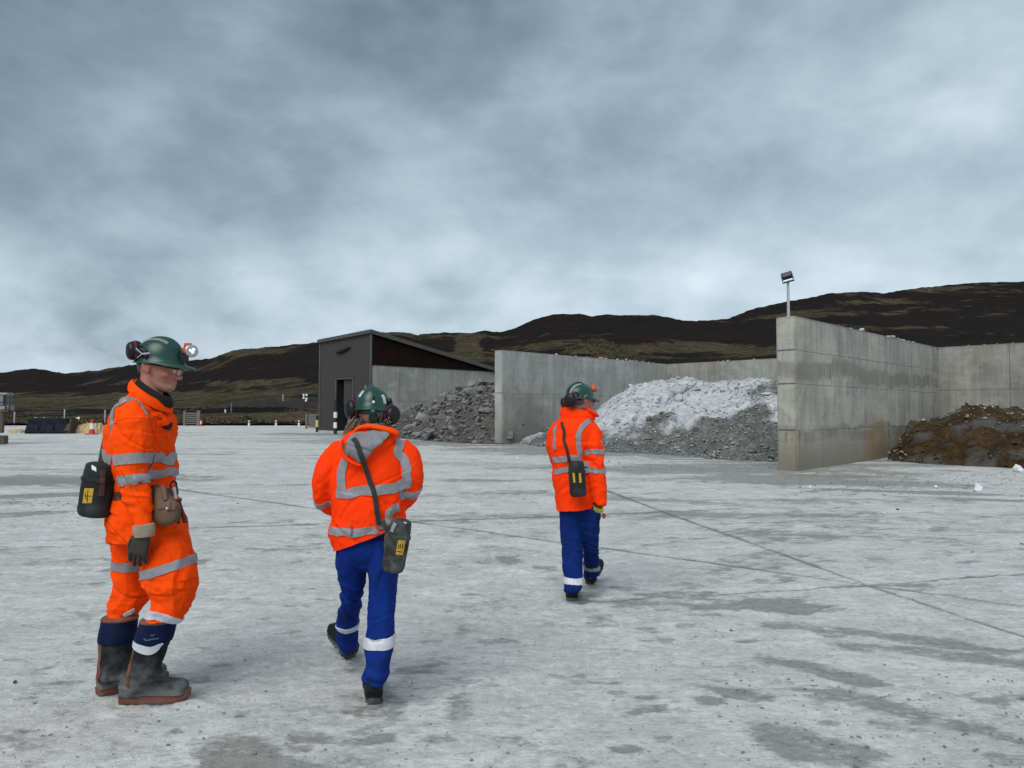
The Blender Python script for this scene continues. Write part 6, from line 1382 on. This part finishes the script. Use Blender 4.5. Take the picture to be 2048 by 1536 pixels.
cF(free_strip([f2.P(765, 1041, -.175), f2.P(770, 1054, -.19), f2.P(775, 1064, -.2)], [(0, -1, 0)]*3, .022, .005), 'strap', M_WEB)

# ---------------------------------------------------------------- person 3: walking away, looking right
f3 = Fig(6.0, (at(1150, 1200, 6.05).x, 6.05, 0), 'person walking away in long orange jacket and navy trousers, head turned to the right')
jk = [(833, 1124, 1181, .0, .10), (842, 1113, 1189, 0, .14), (856, 1104, 1196, 0, .165), (880, 1097, 1194, 0, .175), (905, 1098, 1184, 0, .17), (930, 1102, 1178, 0, .165), (965, 1105, 1181, 0, .17), (1000, 1110, 1186, 0, .175), (1035, 1113, 1192, 0, .175)]
aR3 = [(1180, 850, -.05, 12, .065), (1188, 868, -.07, 18, .08), (1190, 895, -.09, 20, .085), (1191, 925, -.10, 19, .08), (1194, 960, -.11, 20, .08), (1197, 985, -.12, 19, .075), (1200, 1012, -.13, 15, .065)]
aL3 = [(1116, 850, .02, 12, .065), (1107, 868, .03, 14, .08), (1102, 888, .05, 11, .075), (1106, 912, .12, 9, .065), (1116, 935, .20, 9, .055)]
hA, hB = f3.P(1112, 1020, 0), f3.P(1215, 1011, 0); hd = (hB-hA).normalized(); hn = Vector((hd.z, 0, -hd.x)); hn = -hn if hn.z > 0 else hn
j3 = union([f3.loft(jk), f3.limb(aR3), f3.limb(aL3)], .009, 4, cuts=[(hA, hn)])
x_ = lambda px, py, dy: tuple(f3.P(px, py, dy))
cloth(j3, 43, .006, (8, 8, 5), .003, (18, 18, 14), crease=.0045, zones=[(x_(1192, 920, -.1), (.1, .12, .2), .014, (12, 12, 20)), (x_(1175, 985, -.1), (.12, .12, .12), .010, (16, 14, 12))])
b3 = bvh_of(j3); f3.add('jacket', j3, M_ORANGE2); T3_ = lambda vf, m_=M_TAPE: f3.add('reflective_tape', vf, m_)
z0 = -.2
T3_(ribbon_on(b3, [f3.P(1102, 920, -.1), f3.P(1115, 921, z0), f3.P(1140, 918, z0), f3.P(1165, 923, z0), f3.P(1172, 926, z0)], .045))
T3_(ribbon_on(b3, [f3.P(1104, 944, -.1), f3.P(1115, 943, z0), f3.P(1140, 939, z0), f3.P(1170, 943, z0)], .042))
T3_(ribbon_on(b3, [f3.P(1108, 848, -.1), f3.P(1101, 865, -.12), f3.P(1100, 885, -.14), f3.P(1104, 902, -.15)], .034))
T3_(ribbon_on(b3, [f3.P(1180, 842, -.05), f3.P(1168, 850, -.15), f3.P(1159, 866, z0), f3.P(1159, 890, z0), f3.P(1164, 912, z0), f3.P(1169, 926, z0)], .040))
T3_(band(b3, f3.P(1190, 904, -.09), f3.P(1191, 925, -.1)-f3.P(1190, 895, -.09)+Vector((-.004, 0, 0)), .042, .16))
T3_(band(b3, f3.P(1192, 940, -.10), (-.10, 0, -1), .042, .16))
f3.add('collar', cone_band(f3, f3.P(1123, 813), f3.P(1187, 824), f3.P(1121, 838), f3.P(1190, 842), .095, .115), M_ORANGE2)
f3.add('collar_lapel', tube([f3.P(1174, 818, -.05), f3.P(1187, 827, -.03), f3.P(1195, 832, -.01)], [(.012, .05), (.022, .05), (.012, .02)], 14, 4), M_ORANGE2)
pel = [(1000, 1118, 1202, 0, .12), (1025, 1120, 1200, 0, .11), (1045, 1130, 1190, 0, .05)]
lL = [(1008, 1117, 1166, 0, .12), (1035, 1118, 1165, 0, .115), (1064, 1118, 1166, 0, .105), (1105, 1123, 1166, -.02, .09), (1150, 1125, 1166, -.06, .085), (1172, 1127, 1166, -.10, .085), (1183, 1129, 1163, -.11, .075)]
lR = [(1008, 1154, 1203, 0, .12), (1035, 1160, 1202, 0, .115), (1064, 1163, 1201, .03, .105), (1092, 1165, 1198, .08, .09), (1130, 1167, 1199, .22, .085), (1145, 1167, 1201, .31, .085), (1156, 1168, 1194, .35, .07)]
tr = union([f3.loft(pel), f3.loft(lL), f3.loft(lR)], .009, 3)
cloth(tr, 53, .004, (10, 8, 5), .003, (18, 18, 14), zones=[(x_(1147, 1180, -.1), (.1, .1, .08), .012, (14, 12, 30)), (x_(1184, 1155, .3), (.1, .15, .06), .010, (14, 12, 30))])
bt_ = bvh_of(tr); f3.add('trousers', tr, mat('navy_blue_cloth', (.004, .020, .125), .8, .25, 6, .25, 300, dirt=((.010, .028, .09), .4, 5), bdist=.002, spec=.08))
T3_(band(bt_, f3.P(1146, 1158, -.07), (.05, -.05, 1), .050, .14), M_TAPEW); T3_(band(bt_, f3.P(1184, 1133, .24), (-.10, .20, -1), .042, .14))
hc3 = f3.P(1164, 795, 0)
P, g3, _ = face_parts(f3, hc3, (.90, .42, -.06), (.06, 0, 1), 1.0)
body = union(P+[tube([f3.P(1150, 842), f3.P(1153, 822), f3.P(1158, 805)], [(.062, .06), (.056, .055), (.056, .056)], 20), f3.loft(jk[:-2], grow=-.03), f3.loft(pel, grow=-.032), f3.loft(lL, grow=-.032), f3.loft(lR, grow=-.032), f3.limb(aL3, grow=-.015), f3.limb(aR3, grow=-.015)], .0065, 2)
f3.add('body', body, M_SKIN)
f3.add('spectacles', join(tube([g3(-.01, -.086, .0), g3(.05, -.080, -.002), g3(.095, -.058, -.006), g3(.112, -.01, -.010)], [.0035]*4, 8, 3), tube([g3(.112, -.01, -.010), g3(.10, .05, -.008)], [.0035]*2, 8, 3), ball(g3(.092, -.035, -.022), (.014, .014, .012))), M_SPEC)
f3.add('hair', ribbon_on(bvh_of(mesh('x', *join(*P))), [g3(-.03, -.07, -.03), g3(-.07, -.05, -.045), g3(-.1, 0, -.03)], .06, off=.004), M_HAIRG)
hp, hb, hf_, hu, hl = helmet(f3, f3.P(1159, 791), (.90, .42, -.04), (.04, 0, 1), M_HELM, a=.118, b=.100, h=.098, peak=.052)
hF = lambda x, y, z: f3.P(1159, 791)+hf_*x+hl*y+hu*z
f3.add('helmet_tape', ribbon_on(hb, [f3.P(1136, 787, -.1), f3.P(1142, 777, -.09), f3.P(1151, 770, -.07), f3.P(1162, 768, -.04)], .018, off=.003), mat('worn_pale_tape', (.24, .25, .22), .6, .2, 30), hp)
f3.add('muff_headband', tube([f3.P(1136, 792, -.08), f3.P(1139, 776, -.04), f3.P(1150, 766, .0), f3.P(1163, 765, .04)], [(.006, .010)]*4, 10, 4), M_EARB, hp)
ear_cup(f3, hp, f3.P(1141, 800, -.12), (-.35, -.93, .0), .050, mat('dull_red_ring', (.05, .02, .02), .5, .2))
ear_cup(f3, hp, f3.P(1131, 806, -.02), (-.8, .55, -.2), .045)
f3.add('muff_arm', tube([f3.P(1143, 790, -.13), f3.P(1152, 786, -.13), f3.P(1157, 790, -.11)], [(.008, .008)]*3, 10, 3), M_EARB, hp)
f3.add('lamp_body', join(lathe(f3.P(1184, 778, .02), (.9, .42, .1), [(-.01, .018), (.0, .024), (.03, .027), (.034, .02)], 16), ball(f3.P(1187, 772, .03), (.018, .018, .014))), M_ORPL, hp)
f3.add('rear_headband', cone_band(f3, hF(-.10, 0, -.02), hF(.08, 0, -.02), hF(-.10, 0, -.05), hF(.08, 0, -.03), .088, .085), M_BLKC, hp)
gl = f3.add('glove', hand(f3.P(1201, 1000, -.13), (-.25, 0, -1), (.3, 1, 0), .17, -1, .9, .005, r=.013), M_YG)
f3.add('glove_cuff', tube([f3.P(1199, 996, -.14), f3.P(1197, 1006, -.15), f3.P(1194, 1012, -.15)], [(.040, .034), (.042, .034), (.038, .03)], 20, 4), M_BLKC, gl)
f3.add('glove', hand(f3.P(1118, 938, .22), (.3, .6, -.8), (1, 0, 0), .18, 1, .5, .006), M_YG)
f3.add('orange_toggle', join(ball(f3.P(1208, 1032, -.02), (.016, .012, .020)), tube([f3.P(1204, 1022, -.02), f3.P(1206, 1028, -.02), f3.P(1208, 1033, -.02)], [.003]*3, 6, 3)), M_ORPL)
hR = ground(1143, 1204); boot(f3, hR, (.12, 1, 0), .29, .052, .1, [(f3.P(1146, 1172, -.1), (.052, .055)), (f3.P(1145, 1184, -.1), (.048, .055))], M_BTB, M_RUB, voxel=.006)
hL_ = ground(1178, 1172); hL_.z += .012; boot(f3, hL_, (.42, .75, .42), .29, .052, .1, [(f3.P(1184, 1148, .36), (.05, .05)), (f3.P(1182, 1158, .38), (.048, .05))], M_BTB, M_RUB, voxel=.006)
ct, cF, cb, cax, cL = canister('self_rescuer_canister', 'black canister with two yellow labels on the back of the distant walker', f3.P(1152, 922, -.27), f3.P(1157, 993, -.27), .066, .056, M_CAN)
for px in (1146, 1162):
    cF(patch(cb, f3.P(px, 956, -.34), Vector((1, 0, 0)), cax, .026, .075), 'yellow_label', M_LAB)
cF(ribbon_on(b3, [f3.P(1119, 838, -.14), f3.P(1123, 858, z0), f3.P(1128, 882, z0), f3.P(1134, 906, z0), f3.P(1138, 923, z0)], .024, off=.010, sm=14, snap=0), 'strap', M_WEBR)
cF(free_strip([f3.P(1137, 918, -.2), f3.P(1141, 926, -.23), f3.P(1148, 930, -.27)], [(0, -1, 0)]*3, .024, .005), 'strap', M_BLKC)
